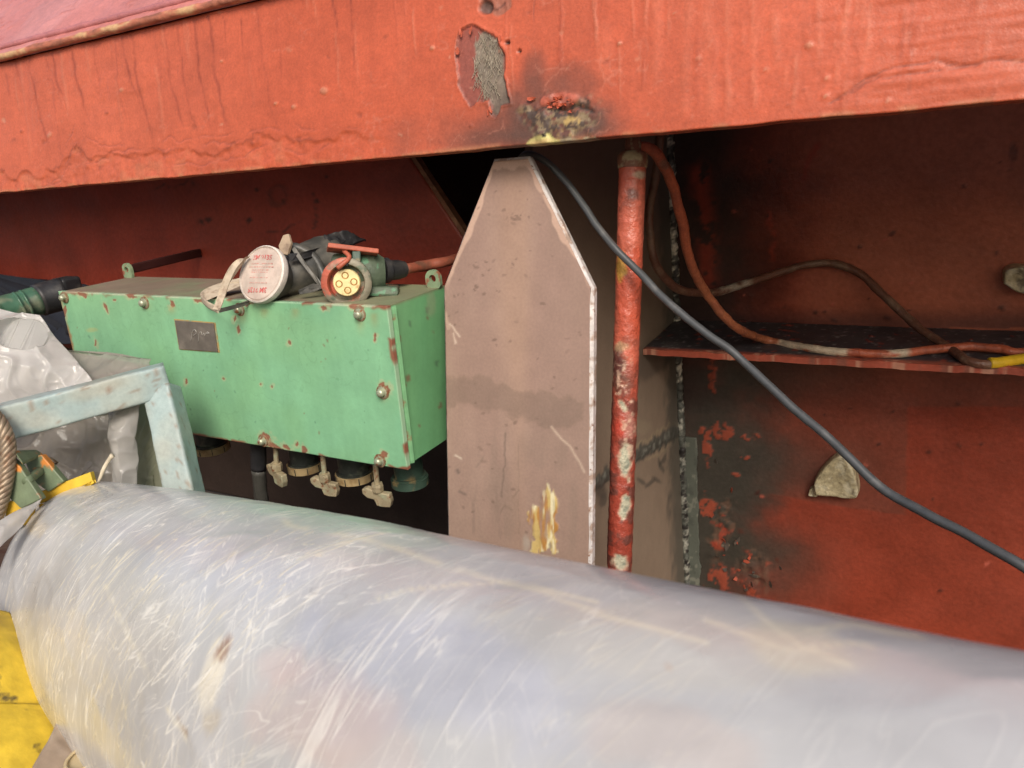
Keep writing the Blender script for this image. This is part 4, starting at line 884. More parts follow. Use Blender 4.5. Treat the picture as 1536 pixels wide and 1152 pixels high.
def box_shell():
    """body behind the cover, five faces as one loft of rectangular rings"""
    e = .004; ys = np.concatenate([[.0095, .0105], np.linspace(.013, BD, 26)])
    def ring(y, s):
        x0, x1, z0, z1 = -BW+e+s, -e-s, -BH+e+s, -e*.2-s; pts = []
        for k in np.linspace(0, 1, 120, endpoint=False): pts.append((x0+(x1-x0)*k, y, z1))
        for k in np.linspace(0, 1, 50, endpoint=False): pts.append((x1, y, z1+(z0-z1)*k))
        for k in np.linspace(0, 1, 120, endpoint=False): pts.append((x1+(x0-x1)*k, y, z0))
        for k in np.linspace(0, 1, 50, endpoint=False): pts.append((x0, y, z0+(z1-z0)*k))
        return np.array([Bx(*p) for p in pts])
    return np.array([ring(y, .0015 if y < .010 else 0.0) for y in ys])
o = grid('body', box_shell(), by*0, shell_paint, M_green, jb, wrap=True, smooth=False)
# raised weld seam along the right rear of the cover, and gasket
prism('corner_seam', [Bx(-.004, .011, -.003), Bx(-.0005, .014, -.003), Bx(.0012, .0175, -.003), Bx(-.004, .022, -.003)], bz*(-BH+.008), plain('seam_green', (.17, .38, .19), .4, spots=((40, .6, (.26, .1, .06), .04),)), jb)
for x, y in ((97, 446), (217, 454), (360, 464), (540, 471), (574, 588), (395, 661), (570, 691)):
    c = onbox(x, y); bt = lathe('bolt', [(0, -.001), (.0085, -.001), (.0085, .0015), (.0062, .0022), (.0062, .006), (.0052, .0085), (.003, .0098), (0, .0101)], c, -by, M_bolt, jb, seg=6 if x in (97,) else 12)
    lathe('washer', [(0, -.0005), (.0105, -.0005), (.0102, .0012), (.007, .0018), (0, .0018)], c, -by, M_rust, bt, seg=20)
# hinge tab (circle scar) and name plate
q = [onbox(x, y, 0) for x, y in ((264, 480), (322, 485), (328, 527), (271, 523))]
npl = prism('name_plate', [p-by*.001 for p in q], -by*.0018, M_plate, jb, bev=.0003)
cq = np.mean(q, 0); q2 = [cq+(p-cq)*1.07 for p in q]
prism('plate_rim', [p+by*.0005 for p in q2], -by*.0014, M_plrim, npl)
for pts in ([(289, 511), (291, 497), (295, 494), (297, 499), (292, 503)], [(300, 512), (301, 500), (304, 497), (305, 502)], [(305, 503), (308, 499), (309, 503), (312, 498)], [(312, 500), (316, 499), (313, 497)]):
    tube('etched_mark', [onbox(x, y)-by*.0031 for x, y in pts], .0007, M_etch, npl, 6, 14)
# lifting lugs on the back edge of the top
def box_lug(cx, cy, w, hh):
    c = ontop(cx, cy, 0.0); ly = np.dot(c-BO, by); X0 = np.dot(c-BO, bx)
    out = []
    for a_ in np.linspace(0, math.pi, 14): out.append((w*math.cos(a_)**1, hh-w+w*math.sin(a_)))
    P0 = [Bx(X0-w, ly, -.001), Bx(X0+w, ly, -.001)]+[Bx(X0+x, ly, z) for x, z in out]
    hole = [(w*.45*math.cos(t), hh-w+w*.45*math.sin(t)) for t in np.linspace(0, 2*math.pi, 20, endpoint=False)]
    bm = bmesh.new(); V = {}
    n = 20; outer = []
    for t in np.linspace(0, 2*math.pi, n, endpoint=False):
        dx, dz = math.cos(t), math.sin(t); cz = hh-w
        if dz >= 0: p = (w*dx, cz+w*dz)
        else:
            k = min(w/abs(dx) if abs(dx) > 1e-6 else 1e9, (cz+.001)/abs(dz)); p = (dx*k, cz+dz*k)
        outer.append(p)
    for y in (0, .006):
        V[y] = ([bm.verts.new(tuple(Bx(X0+x, ly+y, z))) for x, z in outer], [bm.verts.new(tuple(Bx(X0+x, ly+y, z))) for x, z in hole])
    for k in range(n):
        k2 = (k+1) % n
        for y in (0, .006): bm.faces.new((V[y][0][k], V[y][0][k2], V[y][1][k2], V[y][1][k]))
        for s in (0, 1): bm.faces.new((V[0][s][k], V[0][s][k2], V[.006][s][k2], V[.006][s][k]))
    return obj_bm('lug', bm, M_lugg, jb), Bx(X0, ly, hh-w)
lg, lugc = box_lug(192, 416, .0125, .027)
lg2, lugc2 = box_lug(650, 431, .013, .026)
# strap from the left lug back to the panel
e1 = lugc+by*.008+bx*.001; e2 = leftpt(300, 379)
ax = nrm(e2-e1); sd_ = nrm(np.cross(ax, (0, 0, 1))); upv = np.cross(sd_, ax)
tag(bbox('tie_bar', (e1+e2)/2, (ax, sd_, upv), (np.linalg.norm(e2-e1)/2, .005, .0085), M_darkred, None, .002), 'short dark flat bar between the left lug and the red panel', 'bar')
# wing screws under the box
def wing_screw(x0, y0, x1, y1, rot):
    a0 = Bx(*(np.linalg.inv(np.stack([bx, by, bz], 1)) @ (onbox(x0, y0)-BO))); top = onbox(x0, y0-10, .022); bot = onbox(x1, y1-14, .022)
    dd = nrm(bot-top); rod = tube('wing_screw', [top, bot], .0042, M_brass, jb, 12, 8)
    lathe('collar', [(0, -.006), (.0085, -.006), (.0095, -.002), (.0095, .006), (.0075, .010), (0, .010)], bot, dd, M_brass, rod, seg=8, smooth=False)
    sdv = nrm(np.cross(dd, by)); sdv = sdv if np.dot(sdv, Rv) > 0 else -sdv
    sdv = nrm(sdv*math.cos(rot)+by*math.sin(rot)); nn = np.cross(sdv, dd)
    sh = [(1.25*a_, 1.25*b_) for a_, b_ in [(.017, .004), (.019, .014), (.017, .022), (.006, .023), (-.001, .022), (-.004, .014), (-.013, .013), (-.019, .008), (-.020, .002), (-.014, -.001), (-.006, .001), (-.004, .004)]]
    prism('wing', [bot+sdv*u+dd*(v+.003)-nn*.0055 for u, v in sh], nn*.011, M_brass, rod, bev=.0018)
for a_ in ((413, 676, 415, 713, -.25), (484, 692, 487, 729, .15), (563, 706, 566, 744, .2)): wing_screw(*a_)
# cable glands under the box
def gland(x, y, r, ringmat, tan):
    c = onbox(x, y, .085); c = Bx(np.dot(c-BO, bx), .085, np.dot(c-BO, bz)); topz = -BH+.004-np.dot(c-BO, bz)
    gl = lathe('cable_gland', [(0, topz), (r*.78, topz), (r*.78, .012), (r*.92, .012), (r*.92, .004), (0, .004)], c, bz, M_gland if tan else M_glandg, jb, seg=26)
    lathe('gland_ring', [(0, .009), (r*.86, .009), (r, .008), (r*1.0, -.004), (r*.9, -.006), (0, -.006)], c, bz, ringmat, gl, seg=24)
    if tan:
        for t in np.linspace(0, 2*math.pi, 9, endpoint=False):
            d_ = bx*math.cos(t)+by*math.sin(t); bbox('notch', c+d_*(r*1.0)+bz*.002, (d_, np.cross(bz, d_), bz), (.0006, .0007, .0055), M_gland, gl, 0)
    return gl
gland(318, 672, .033, M_ringw, True); gland(458, 700, .031, M_ringw, True); gland(533, 714, .033, M_ringw, True); gland(615, 722, .030, M_glandg, False)
dcb = thing('drop_cable', 'black cable dropping below the green box into grey sleeve, behind plastic roll', 'cable', onbox(392, 760, .05))
a0, a1, a2 = onbox(387, 655, .05), onbox(388, 703, .05), onbox(394, 770, .05)
tube('sheath', [a0, (a0+a1)/2, a1], .0135, M_black, dcb, 14, 14)
tube('sleeve', [a1, a2, a2+np.array([.01, 0, -.2])], .0125, plain('grey_sleeve', (.06, .058, .05), .5, spots=((40, .58, (.12, .115, .10), .1),)), dcb, 14, 30, .0015)
# sleeve where the hose enters the box on the left
hs = thing('green_hose', 'ribbed dark green hose with black cuff running into the left end of the box', 'hose', U(0, 468, d=1.30))
h1 = Bx(-BW+.008, .060, -.045); h0 = U(60, 450, d=1.435); h00 = U(0, 468, d=1.39); hm = U(-80, 496, d=1.32)
tube('hose_body', [hm-np.array([.2, .1, .1]), hm, h00, U(30, 459, d=1.415), h0], .027, M_hose, hs, 20, 60, .0006)
tube('cuff', [U(57, 451, d=1.432), U(70, 447, d=1.442), U(98, 440, d=1.46)], .0305, M_black, hs, 22, 8)
for x, y in ((20, 463.5), (30, 460.5), (40, 457.5), (9, 467)):
    tube('rib', [U(x-1.5, y-.5, d=1.408), U(x+1.5, y-1.5, d=1.41)], .0280, M_hose, hs, 20, 3)
tag(bbox('rubber_bung', U(100, 428, d=1.52), (bx, by, bz), (.022, .02, .016), M_black, None, .006, 3), 'small black cap in the shadow behind left end of the green box', 'cap')

# ---------------------------------------------------------------- plug connector lying on the box
cn = thing('plug_connector', 'worn green and red four-hole plug connector lying on the green box', 'connector', ontop(520, 448))
cc = U(520, 424, d=1.075)
vdir = nrm(CAM-cc)
fn = nrm(vdir*1.0-Rv*.12-Uv*.06)
ringp = [(0.0, -.030), (.030, -.030), (.033, -.012), (.0355, -.003), (.0355, .004), (.033, .006), (.0265, .006), (.025, .002), (.025, -.012), (0, -.012)]
lathe('socket_ring', ringp, cc, fn, M_conring, cn, seg=36, up=(0, 0, 1))
ins = lathe('insert', [(0, -.012), (.0190, -.012), (.0192, .001), (.0180, .0025), (0, .0028)], cc, fn, M_insert, cn, seg=32)
ha = nrm(np.cross((0, 0, 1), fn)); hb_ = np.cross(fn, ha)
for t in (90, 0, 180, 270):
    c = cc+(ha*math.cos(R_(t+8))+hb_*math.sin(R_(t+8)))*.0105
    lathe('contact', [(0, -.0030), (.0026, -.0030), (.0034, .0026), (.0046, .0034), (.0052, .0030), (.0052, .0020)], c, fn, M_pin, ins, seg=14)
bbox('key', cc+hb_*.0275+fn*.002, (ha, hb_, fn), (.004, .004, .006), M_black, cn, .001)
bc = cc-fn*.040+Rv*.012+Uv*.012
ax_b = nrm(-fn+Rv*.2)
lathe('housing', [(0, -.030), (.026, -.030), (.030, -.022), (.031, .010), (.027, .022), (.022, .030), (0, .030)], bc+Rv*.008, nrm(Rv*1.0-fn*.25), M_conn, cn, seg=24)
bbox('housing_block', bc+Uv*.006-Rv*.004, (nrm(np.cross(Uv, fn)), Uv, fn), (.032, .022, .026), M_conn, cn, .007, 3)
bbox('foot', bc-Uv*.026+Rv*.022, (Rv, Uv, fn), (.038, .007, .022), M_conn, cn, .004)
t1, t2 = U(491, 371, d=1.075), U(566, 380, d=1.095)
axl = nrm(t2-t1); bbox('lid', (t1+t2)/2, (axl, nrm(Uv-axl*np.dot(Uv, axl)), np.cross(axl, nrm(Uv-axl*np.dot(Uv, axl)))), (np.linalg.norm(t2-t1)/2, .0035, .020), M_redcap, cn, .0015)
tube('hinge', [U(516, 376, d=1.07), U(524, 386, d=1.065), U(514, 396, d=1.06), U(506, 402, d=1.06)], .0034, M_redcap, cn, 8, 16)
bbox('clip', U(535, 385, d=1.075), (Rv, Uv, fn), (.006, .009, .006), M_glandg, cn, .0015)
g1, g2 = U(572, 406, d=1.125), U(606, 404, d=1.15)
lathe('cable_boot', [(0, 0), (.019, 0), (.019, .010), (.0155, .013), (.0145, .030), (.012, .040), (0, .040)], g1, nrm(g2-g1), M_black, cn, seg=22)
tube('lead', [g2, U(640, 398, d=1.19), U(672, 392, d=1.21), U(720, 380, d=1.30), U(760, 400, d=1.45)], .0082, plain('red_brown_lead', (.30, .085, .05), .5, spots=((40, .56, (.16, .07, .045), .06),)), cn, 12, 50, .001)

# ---------------------------------------------------------------- respirator mask
mk = thing('respirator_mask', 'dusty half-face respirator with round printed filter lying on the green box', 'respirator', ontop(420, 445))
fc = U(395, 412, d=1.115)
cdir = nrm(CAM-fc); th = R_(40)
fnm = nrm(cdir*math.cos(th)+(-Rv*.93+Uv*.36)*math.sin(th))
RF = .0425
lathe('filter_disc', [(0, -.004), (RF*.93, -.004), (RF*.95, .003), (RF*.90, .0055), (RF*.5, .0075), (0, .008)], fc, fnm, M_filter, mk, seg=44)
lathe('filter_rim', [(RF*.955, -.006), (RF*1.0, -.006), (RF*1.03, -.002), (RF*1.02, .004), (RF*.97, .006), (RF*.955, .003)], fc, fnm, M_filterrim, mk, seg=44)
lathe('filter_back', [(RF*.97, -.005), (RF*.90, -.016), (RF*.6, -.036), (.022, -.042), (.02, -.075), (0, -.075)], fc, fnm, M_mask, mk, seg=36)
# print on the filter, lying in the disc plane
ta = nrm(np.cross((0, 0, 1), fnm)); ta = ta if np.dot(ta, Rv) > 0 else -ta
tup = np.cross(fnm, ta); tup = tup if tup[2] > 0 else -tup
def text_part(s, size, u, v, flip, mat, parent, bold=False):
    cu_ = bpy.data.curves.new('print', 'FONT'); cu_.body = s; cu_.size = size; cu_.align_x = 'CENTER'; cu_.align_y = 'CENTER'; cu_.extrude = .0002; cu_.resolution_u = 2
    if bold: cu_.offset = .00035
    tmp = bpy.data.objects.new('tmp', cu_); COL.objects.link(tmp); bpy.context.view_layer.update()
    me = bpy.data.meshes.new_from_object(tmp.evaluated_get(bpy.context.evaluated_depsgraph_get())); bpy.data.objects.remove(tmp)
    s_ = -1 if flip else 1
    rr = math.hypot(u, v)/RF; c = fc+ta*u+tup*v+fnm*(.0068+.0013*max(0, 1-rr*1.3))
    M = Matrix([[*[float(s_*ta[i]), float(s_*tup[i]), float(fnm[i]), float(c[i])]] for i in range(3)]+[[0, 0, 0, 1]])
    me.transform(M); return link('print', me, mat, parent)
disc = [o for o in bpy.data.objects if o.name == 'filter_disc'][0]
text_part('3M 2135', .0105, .000, .0235, False, M_ink, disc, True)
text_part('3M 2135', .0105, .000, -.0245, True, M_ink, disc, True)
rt = random.Random(4)
for v, hw in ((.0145, .019), (.0095, .0225), (.0048, .016), (.0015, .016), (-.0065, .018), (-.0145, .0165)):    # unreadable small print
    u = -hw
    while u < hw:
        l = rt.uniform(.0015, .0045)
        a_ = [fc+ta*(u+du)+tup*(v+dv)+fnm*.0077 for du, dv in ((0, -.0009), (l, -.0009), (l, .0009), (0, .0009))]
        prism('print_mark', a_, fnm*.0003, M_inkpale, disc); u += l+rt.uniform(.0008, .002)
# face piece, cone with a rolled seal, lying on its side
fpts = [U(418, 425, d=1.14), U(445, 412, d=1.165), U(470, 402, d=1.19), U(492, 398, d=1.22)]
path = catmull(fpts, 26); rr = np.interp(np.linspace(0, 1, 26), [0, .15, .45, .8, .93, 1], [.021, .026, .037, .046, .049, .045])
P, Nn = tube_rings(path, rr, 34); P[..., 2] = np.maximum(P[..., 2], 0)
def maskp(P, px, py): return np.broadcast_to(np.array([.06, .06, .055]), P.shape), .0022*fb(P, 22, 3, 3), np.full(P.shape[:2], .4)
P = P+0; lowz = (P-BO)@bz; P = P+np.maximum(0, .004-lowz)[..., None]*bz
grid('face_piece', P, Nn, maskp, M_mask, mk, wrap=True)
tube('seal_flap', [U(428, 372, d=1.15), U(446, 372, d=1.15), U(470, 385, d=1.155), U(484, 410, d=1.155), U(488, 432, d=1.15)], .0075, M_mask, mk, 10, 40, .001)
def band(name, pts, wid, mat, n=50, th_=.0014, wv=None):
    path = catmull(pts, n); T = np.gradient(path, axis=0); rows = []
    for k in range(n):
        t = nrm(T[k]); w_ = nrm((wv if wv is not None else by)-t*np.dot(wv if wv is not None else by, t)); rows.append([path[k]+w_*wid*s for s in np.linspace(-.5, .5, 5)])
    A = np.array(rows); nn = nrm(np.cross(A[n//2, -1]-A[n//2, 0], A[n//2+1, 0]-A[n//2, 0]))
    return grid(name, A, nn, no_paint((.5, .4, .3)), mat, mk, thick=th_)
band('strap', [U(374, 386, d=1.12), U(362, 390, d=1.115), U(350, 402, d=1.11), U(340, 422, d=1.105), U(332, 446, d=1.10), U(325, 465, d=1.095)], .011, M_strap, wv=nrm(Rv+Uv*.35))
band('strap', [U(326, 465, d=1.095), U(308, 455, d=1.12), U(302, 444, d=1.17), U(320, 433, d=1.20), U(350, 424, d=1.21), U(368, 420, d=1.20)], .010, M_strap, wv=nrm(Uv+fnm*.3))
band('strap', [U(328, 466, d=1.094), U(345, 462, d=1.11), U(365, 456, d=1.13), U(385, 448, d=1.15), U(410, 440, d=1.17)], .006, M_mask, wv=Uv)
band('strap', [U(433, 386, d=1.12), U(450, 384, d=1.13), U(470, 379, d=1.15), U(490, 372, d=1.19), U(512, 362, d=1.22)], .010, M_black, wv=Uv)
band('strap', [U(440, 372, d=1.13), U(452, 390, d=1.125), U(466, 408, d=1.12), U(478, 424, d=1.12), U(488, 434, d=1.12)], .006, M_mask, wv=Rv)
bk_ = prism('buckle', [U(x, y, d=1.125) for x, y in ((428, 354), (436, 352), (440, 366), (434, 384), (424, 382), (421, 370))], fnm*.005, plain('tan_buckle', (.34, .25, .17), .6, spots=((60, .58, (.18, .12, .08), .06),)), mk, bev=.001)
prism('tongue', [U(x, y, d=1.11) for x, y in ((448, 438), (470, 428), (484, 432), (470, 438), (450, 442))], Uv*.003, M_mask, mk)
tag(sheet('rag', [U(485, 362, d=1.2), U(520, 355, d=1.22), U(548, 368, d=1.24), U(490, 385, d=1.18)], 24, 18, .006, 30, M_black, seed=8, thick=.003), 'black crumpled strap end sticking up behind the plug connector', 'strap')

# ================================================================== TRESTLE AND CLUTTER ON THE LEFT
tr_ = thing('trestle', 'pale blue-grey painted square-tube trestle in front of the green box', 'trestle', (U(285, 735, d=1.10)[0], U(285, 735, d=1.10)[1], 0))
def blue_paint(P, px, py):
    w = fb(P, 18, 4, 1); w2 = fb(P, 60, 4, 2); col = np.broadcast_to(np.array([0.29, 0.37, 0.365]), P.shape).copy(); col = mx(col, ss(-.1, .6, w)*.45, (0.36, 0.38, 0.33))
    m = ell(px, py, 155, 580, 45, 14, -15, .4*w, .5); col = mx(col, m*.5, (0.34, 0.31, 0.24)); m = ell(px, py, 165, 584, 4, 5, 0, .4*w2, .4); col = mx(col, m*.7, (.2, .11, .07))
    sp = ss(.60, .66, fb(P, 110, 4, 5)); col = mx(col, sp*.6, (.22, .15, .10)); col = mx(col, ss(.3, .7, fb(P, 9, 4, 6))*.35, (.33, .30, .24))
    return col, .0008*w+.0003*w2, .5+.1*w
def sq_tube(name, a, b, upref, half, parent, wob=.0008):
    ax_ = nrm(b-a); s_ = nrm(np.cross(ax_, upref)); u_ = np.cross(s_, ax_); L = np.linalg.norm(b-a); n = int(L/.006)+2
    prof = []
    rc = .004; m = 12
    for (sx, sy) in ((1, 1), (-1, 1), (-1, -1), (1, -1)):
        a0_ = math.atan2(sy, sx)-math.pi/4
        for t in np.linspace(0, math.pi/2, 4): prof.append((sx*(half-rc)+rc*math.cos(a0_+t), sy*(half-rc)+rc*math.sin(a0_+t)))
        nx_, ny_ = {(1, 1): (-1, 1), (-1, 1): (-1, -1), (-1, -1): (1, -1), (1, -1): (1, 1)}[(sx, sy)]
        p0 = prof[-1]; a1_ = math.atan2(ny_, nx_)-math.pi/4; p1 = (nx_*(half-rc)+rc*math.cos(a1_), ny_*(half-rc)+rc*math.sin(a1_))
        for t in np.linspace(0, 1, m)[1:-1]: prof.append((p0[0]+(p1[0]-p0[0])*t, p0[1]+(p1[1]-p0[1])*t))
    prof = np.array(prof); ts = np.linspace(0, L, n)
    P = a+ts[:, None, None]*ax_+prof[None, :, :1]*s_+prof[None, :, 1:]*u_
    Nn = nrm(prof[0])[0]*0+np.broadcast_to((prof[:, :1]*s_+prof[:, 1:]*u_)/half, P.shape)
    return grid(name, P, Nn, blue_paint, M_trestle, parent, wrap=True)
HT = .0235
ra, rb = U(-420, 745, d=.93), U(252, 568, d=1.13)
rail = sq_tube('rail', ra, rb, np.array([0, 0, 1.0]), HT, tr_)
lt, lb_ = U(240, 572, d=1.128), U(277, 735, d=1.10)
ld = nrm(lb_-lt); lend = lt+ld*((lt[2]-.004)/-ld[2])
sq_tube('leg', lt+ld*.012, lend, Fv, HT*.90, tr_)
lt2 = U(-380, 740, d=.94); sq_tube('leg', lt2+np.array([0, 0, -.02]), np.array([lt2[0]-.05, lt2[1]-.02, .004]), Fv, HT*.88, tr_)
# film sheets
tag(sheet('plastic_sheet', [U(-60, 452, d=1.20), U(62, 474, d=1.20), U(140, 572, d=1.17), U(-60, 660, d=1.13)], 110, 90, .013, 12, M_sheetw, seed=11, edge=.008, bulge=.035), 'bright white crumpled plastic sheet bulging above the blue trestle rail', 'plastic sheet')
tag(sheet('plastic_sheet', [U(60, 525, d=1.26), U(238, 536, d=1.21), U(225, 600, d=1.20), U(20, 660, d=1.22)], 100, 60, .009, 14, M_sheetg, seed=23, edge=.006, bulge=.012), 'folded grey plastic sheet lying just behind the blue rail', 'plastic sheet')
tag(sheet('plastic_sheet', [U(-40, 620, d=1.26), U(215, 560, d=1.24), U(215, 760, d=1.22), U(-30, 800, d=1.18)], 110, 80, .012, 11, M_sheetg, seed=35, edge=.01, bulge=.02), 'dull grey plastic sheet hanging below the blue trestle rail', 'plastic sheet')
tag(sheet('plastic_sheet', [U(170, 590, d=1.15), U(222, 590, d=1.15), U(214, 745, d=1.14), U(182, 745, d=1.13)], 50, 80, .012, 12, sheeting('clear_shiny_film', (.50, .48, .45), .3, .12), seed=47, edge=.004, bulge=.018), 'narrow shiny twist of plastic film beside the trestle leg', 'plastic sheet')
tag(sheet('plastic_sheet', [U(205, 590, d=1.19), U(262, 590, d=1.19), U(300, 760, d=1.18), U(205, 760, d=1.18)], 40, 60, .008, 8, sheeting('olive_film', (.30, .31, .22), .35, .3), seed=58, edge=.005), 'greenish translucent film hanging behind the trestle leg', 'plastic sheet')
# wire rope: six strands laid round a core
core = catmull([U(-40, 600, d=1.0), U(-6, 628, d=1.0), U(10, 660, d=1.0), U(11, 700, d=.995), U(2, 745, d=.99), U(-14, 790, d=.985), U(-40, 850, d=.98)], 120)
P0, N0 = tube_rings(core, .0062, 6)
wr = thing('wire_rope', 'rusty twisted wire rope at the left edge below the trestle rail', 'rope', core[-1])
for k in range(6):
    pts = []
    for q in range(len(core)):
        an = k+q*.24; i0 = int(math.floor(an)) % 6; f_ = an-math.floor(an); v_ = nrm(N0[q, i0]*(1-f_)+N0[q, (i0+1) % 6]*f_); pts.append(core[q]+v_*.0062)
    Pq, Nq = tube_rings(np.array(pts), .0042, 8); grid('strand', Pq, Nq, no_paint((.3, .2, .1)), M_rope, wr, wrap=True)
# shackle block, yellow plates, twine
bl = thing('lifting_block', 'chipped green and orange painted steel block behind the wire rope', 'block', U(60, 740, d=1.02))
prism('cheek_plate', [U(x, y, d=1.0) for x, y in ((-10, 660), (18, 690), (30, 700), (62, 748), (28, 765), (5, 735), (-10, 720))], Fv*.012, M_block, bl, bev=.0015)
prism('cheek_plate', [U(x, y, d=1.045) for x, y in ((34, 686), (62, 682), (96, 722), (72, 738), (50, 722))], Fv*.012, M_block, bl, bev=.0015)
prism('top_plate', [U(22, 680, d=1.0), U(54, 678, d=1.06), U(64, 684, d=1.06), U(34, 698, d=1.0)], np.array([0, 0, .004]), M_block, bl, bev=.001)
tube('pin', [U(40, 722, d=1.0), U(62, 705, d=1.05)], .006, M_block, bl, 12, 6)
prism('hook_bar', [U(x, y, d=1.08) for x, y in ((60, 686), (72, 686), (84, 694), (80, 698), (68, 693))], Fv*.008, M_rope, bl, bev=.001)
yp = thing('yellow_angle', 'bright yellow painted steel strip lying behind the end of the plastic roll', 'strip', U(100, 740, d=1.06))
prism('flange', [U(x, y, d=1.05) for x, y in ((58, 738), (135, 708), (139, 722), (110, 735), (60, 756))], Fv*.010, M_yellow, yp, bev=.001)
prism('flange', [U(x, y, d=1.04) for x, y in ((58, 756), (62, 757), (140, 724), (139, 722), (120, 760), (60, 780))], Fv*.006, M_yellow, yp, bev=.0008)
tag(prism('yellow_block', [U(x, y, d=1.0) for x, y in ((8, 768), (12, 752), (22, 750), (34, 762), (30, 790), (5, 790))], Fv*.03, M_yellow, None, bev=.002), 'small yellow block between the wire rope and the roll', 'block')
tag(tube('twine', [U(140, 735, d=1.06), U(148, 722, d=1.055), U(155, 705, d=1.05), U(162, 692, d=1.05), U(169, 683, d=1.048)], np.linspace(.0018, .0034, 24), M_twine, None, 8, 24, .0006), 'stiff pale end of twine sticking up behind the roll', 'twine')

# ================================================================== PLASTIC-WRAPPED ROLL IN FRONT
RO = np.array([-0.92188, 0.59201, -0.45002])+CAM; yaw, slp = -0.29010, 0.12415
rax = np.array([math.cos(yaw)*math.cos(slp), math.sin(yaw)*math.cos(slp), math.sin(slp)])
rn1 = nrm(np.cross((0, 0, 1), rax)); rn2 = np.cross(rax, rn1); RA, RBb = .146, .183
def film_mat():
    m, t, b = mat_new('scratched_film_wrap')
    a = nd(t, 'ShaderNodeAttribute', attribute_name='albedo'); r = nd(t, 'ShaderNodeAttribute', attribute_name='rgh'); uv = nd(t, 'ShaderNodeAttribute', attribute_name='tc')
    c = a.outputs['Color']; bum = []
    sx = nd(t, 'ShaderNodeSeparateXYZ'); t.links.new(uv.outputs['Vector'], sx.inputs[0])      # less handled, fewer scuffs towards the near end
    fade = nd(t, 'ShaderNodeMapRange'); fade.inputs[1].default_value = .5; fade.inputs[2].default_value = .95; fade.inputs[3].default_value = 1.0; fade.inputs[4].default_value = .10; t.links.new(sx.outputs[0], fade.inputs[0])
    def lines(rot, sc, wd, gate_sc, gate, col, am, seed, dist=1.2, thin=None):
        nonlocal c
        mp = nd(t, 'ShaderNodeMapping', vector_type='TEXTURE'); mp.inputs['Rotation'].default_value = (0, 0, R_(rot)); mp.inputs['Scale'].default_value = tuple(1/v for v in sc); mp.inputs['Location'].default_value = (seed, seed*.7, seed*1.3)
        t.links.new(uv.outputs['Vector'], mp.inputs[0])
        no = nd(t, 'ShaderNodeTexNoise'); no.inputs['Scale'].default_value = 1; no.inputs['Detail'].default_value = 2.5; no.inputs['Distortion'].default_value = dist; t.links.new(mp.outputs[0], no.inputs['Vector'])
        s1 = nd(t, 'ShaderNodeMath', operation='SUBTRACT'); t.links.new(no.outputs[0], s1.inputs[0]); s1.inputs[1].default_value = .5
        s2 = nd(t, 'ShaderNodeMath', operation='ABSOLUTE'); t.links.new(s1.outputs[0], s2.inputs[0])
        mr = nd(t, 'ShaderNodeMapRange'); mr.inputs[1].default_value = 0; mr.inputs[2].default_value = wd; mr.inputs[3].default_value = 1; mr.inputs[4].default_value = 0; t.links.new(s2.outputs[0], mr.inputs[0])
        ng = nd(t, 'ShaderNodeTexNoise'); ng.inputs['Scale'].default_value = gate_sc; ng.inputs['Detail'].default_value = 4; ng.noise_dimensions = '4D'; ng.inputs['W'].default_value = seed; t.links.new(uv.outputs['Vector'], ng.inputs['Vector'])
        mg = nd(t, 'ShaderNodeMapRange'); mg.inputs[1].default_value = gate; mg.inputs[2].default_value = gate+.12; mg.inputs[4].default_value = am; t.links.new(ng.outputs[0], mg.inputs[0])
        mu0 = nd(t, 'ShaderNodeMath', operation='MULTIPLY'); t.links.new(mr.outputs[0], mu0.inputs[0]); t.links.new(mg.outputs[0], mu0.inputs[1])
        mu = nd(t, 'ShaderNodeMath', operation='MULTIPLY'); t.links.new(mu0.outputs[0], mu.inputs[0]); t.links.new(fade.outputs[0], mu.inputs[1])
        mi = nd(t, 'ShaderNodeMix', data_type='RGBA'); t.links.new(mu.outputs[0], mi.inputs[0]); t.links.new(c, mi.inputs[6]); mi.inputs[7].default_value = (*col, 1); c = mi.outputs[2]
        bum.append(mu.outputs[0])
    W = (.86, .83, .76); Y = (.78, .71, .55)
    lines(10, (42, 6, 1), .017, 8, .46, W, .95, 1.3, .6)
    lines(-14, (50, 8, 1), .014, 10, .50, W, .75, 4.1, .8)
    lines(26, (60, 9, 1), .018, 9, .46, Y, .85, 7.7, .8)
    lines(40, (44, 7, 1), .014, 7, .48, W, .9, 11.2, .9)
    lines(-40, (70, 10, 1), .013, 9, .52, W, .6, 15.5, .6)
    lines(62, (56, 8, 1), .012, 8, .51, W, .65, 19.5, .8)
    lines(-68, (64, 8, 1), .012, 8, .52, Y, .6, 29.5, .8)
    lines(18, (130, 22, 1), .022, 12, .54, W, .6, 33.5, .6)
    lines(34, (150, 26, 1), .020, 12, .54, W, .6, 37.5, .6)
    lines(75, (30, 2.5, 1), .004, 7, .50, (.26, .24, .23), .45, 23.0, .2)
    lines(20, (26, 2.5, 1), .004, 7, .50, (.28, .26, .25), .45, 43.0, .2)
    lines(15, (16, 12, 1), .030, 6, .56, (.70, .68, .62), .4, 53.0, 2.0)
    lines(-10, (22, 18, 1), .030, 6, .53, (.40, .39, .39), .4, 63.0, 2.0)
    no = nd(t, 'ShaderNodeTexNoise'); no.inputs['Scale'].default_value = 9; no.inputs['Detail'].default_value = 6; t.links.new(uv.outputs['Vector'], no.inputs['Vector'])
    mr = nd(t, 'ShaderNodeMapRange'); mr.inputs[1].default_value = .3; mr.inputs[2].default_value = .7; mr.inputs[3].default_value = .80; mr.inputs[4].default_value = 1.10; t.links.new(no.outputs[0], mr.inputs[0])
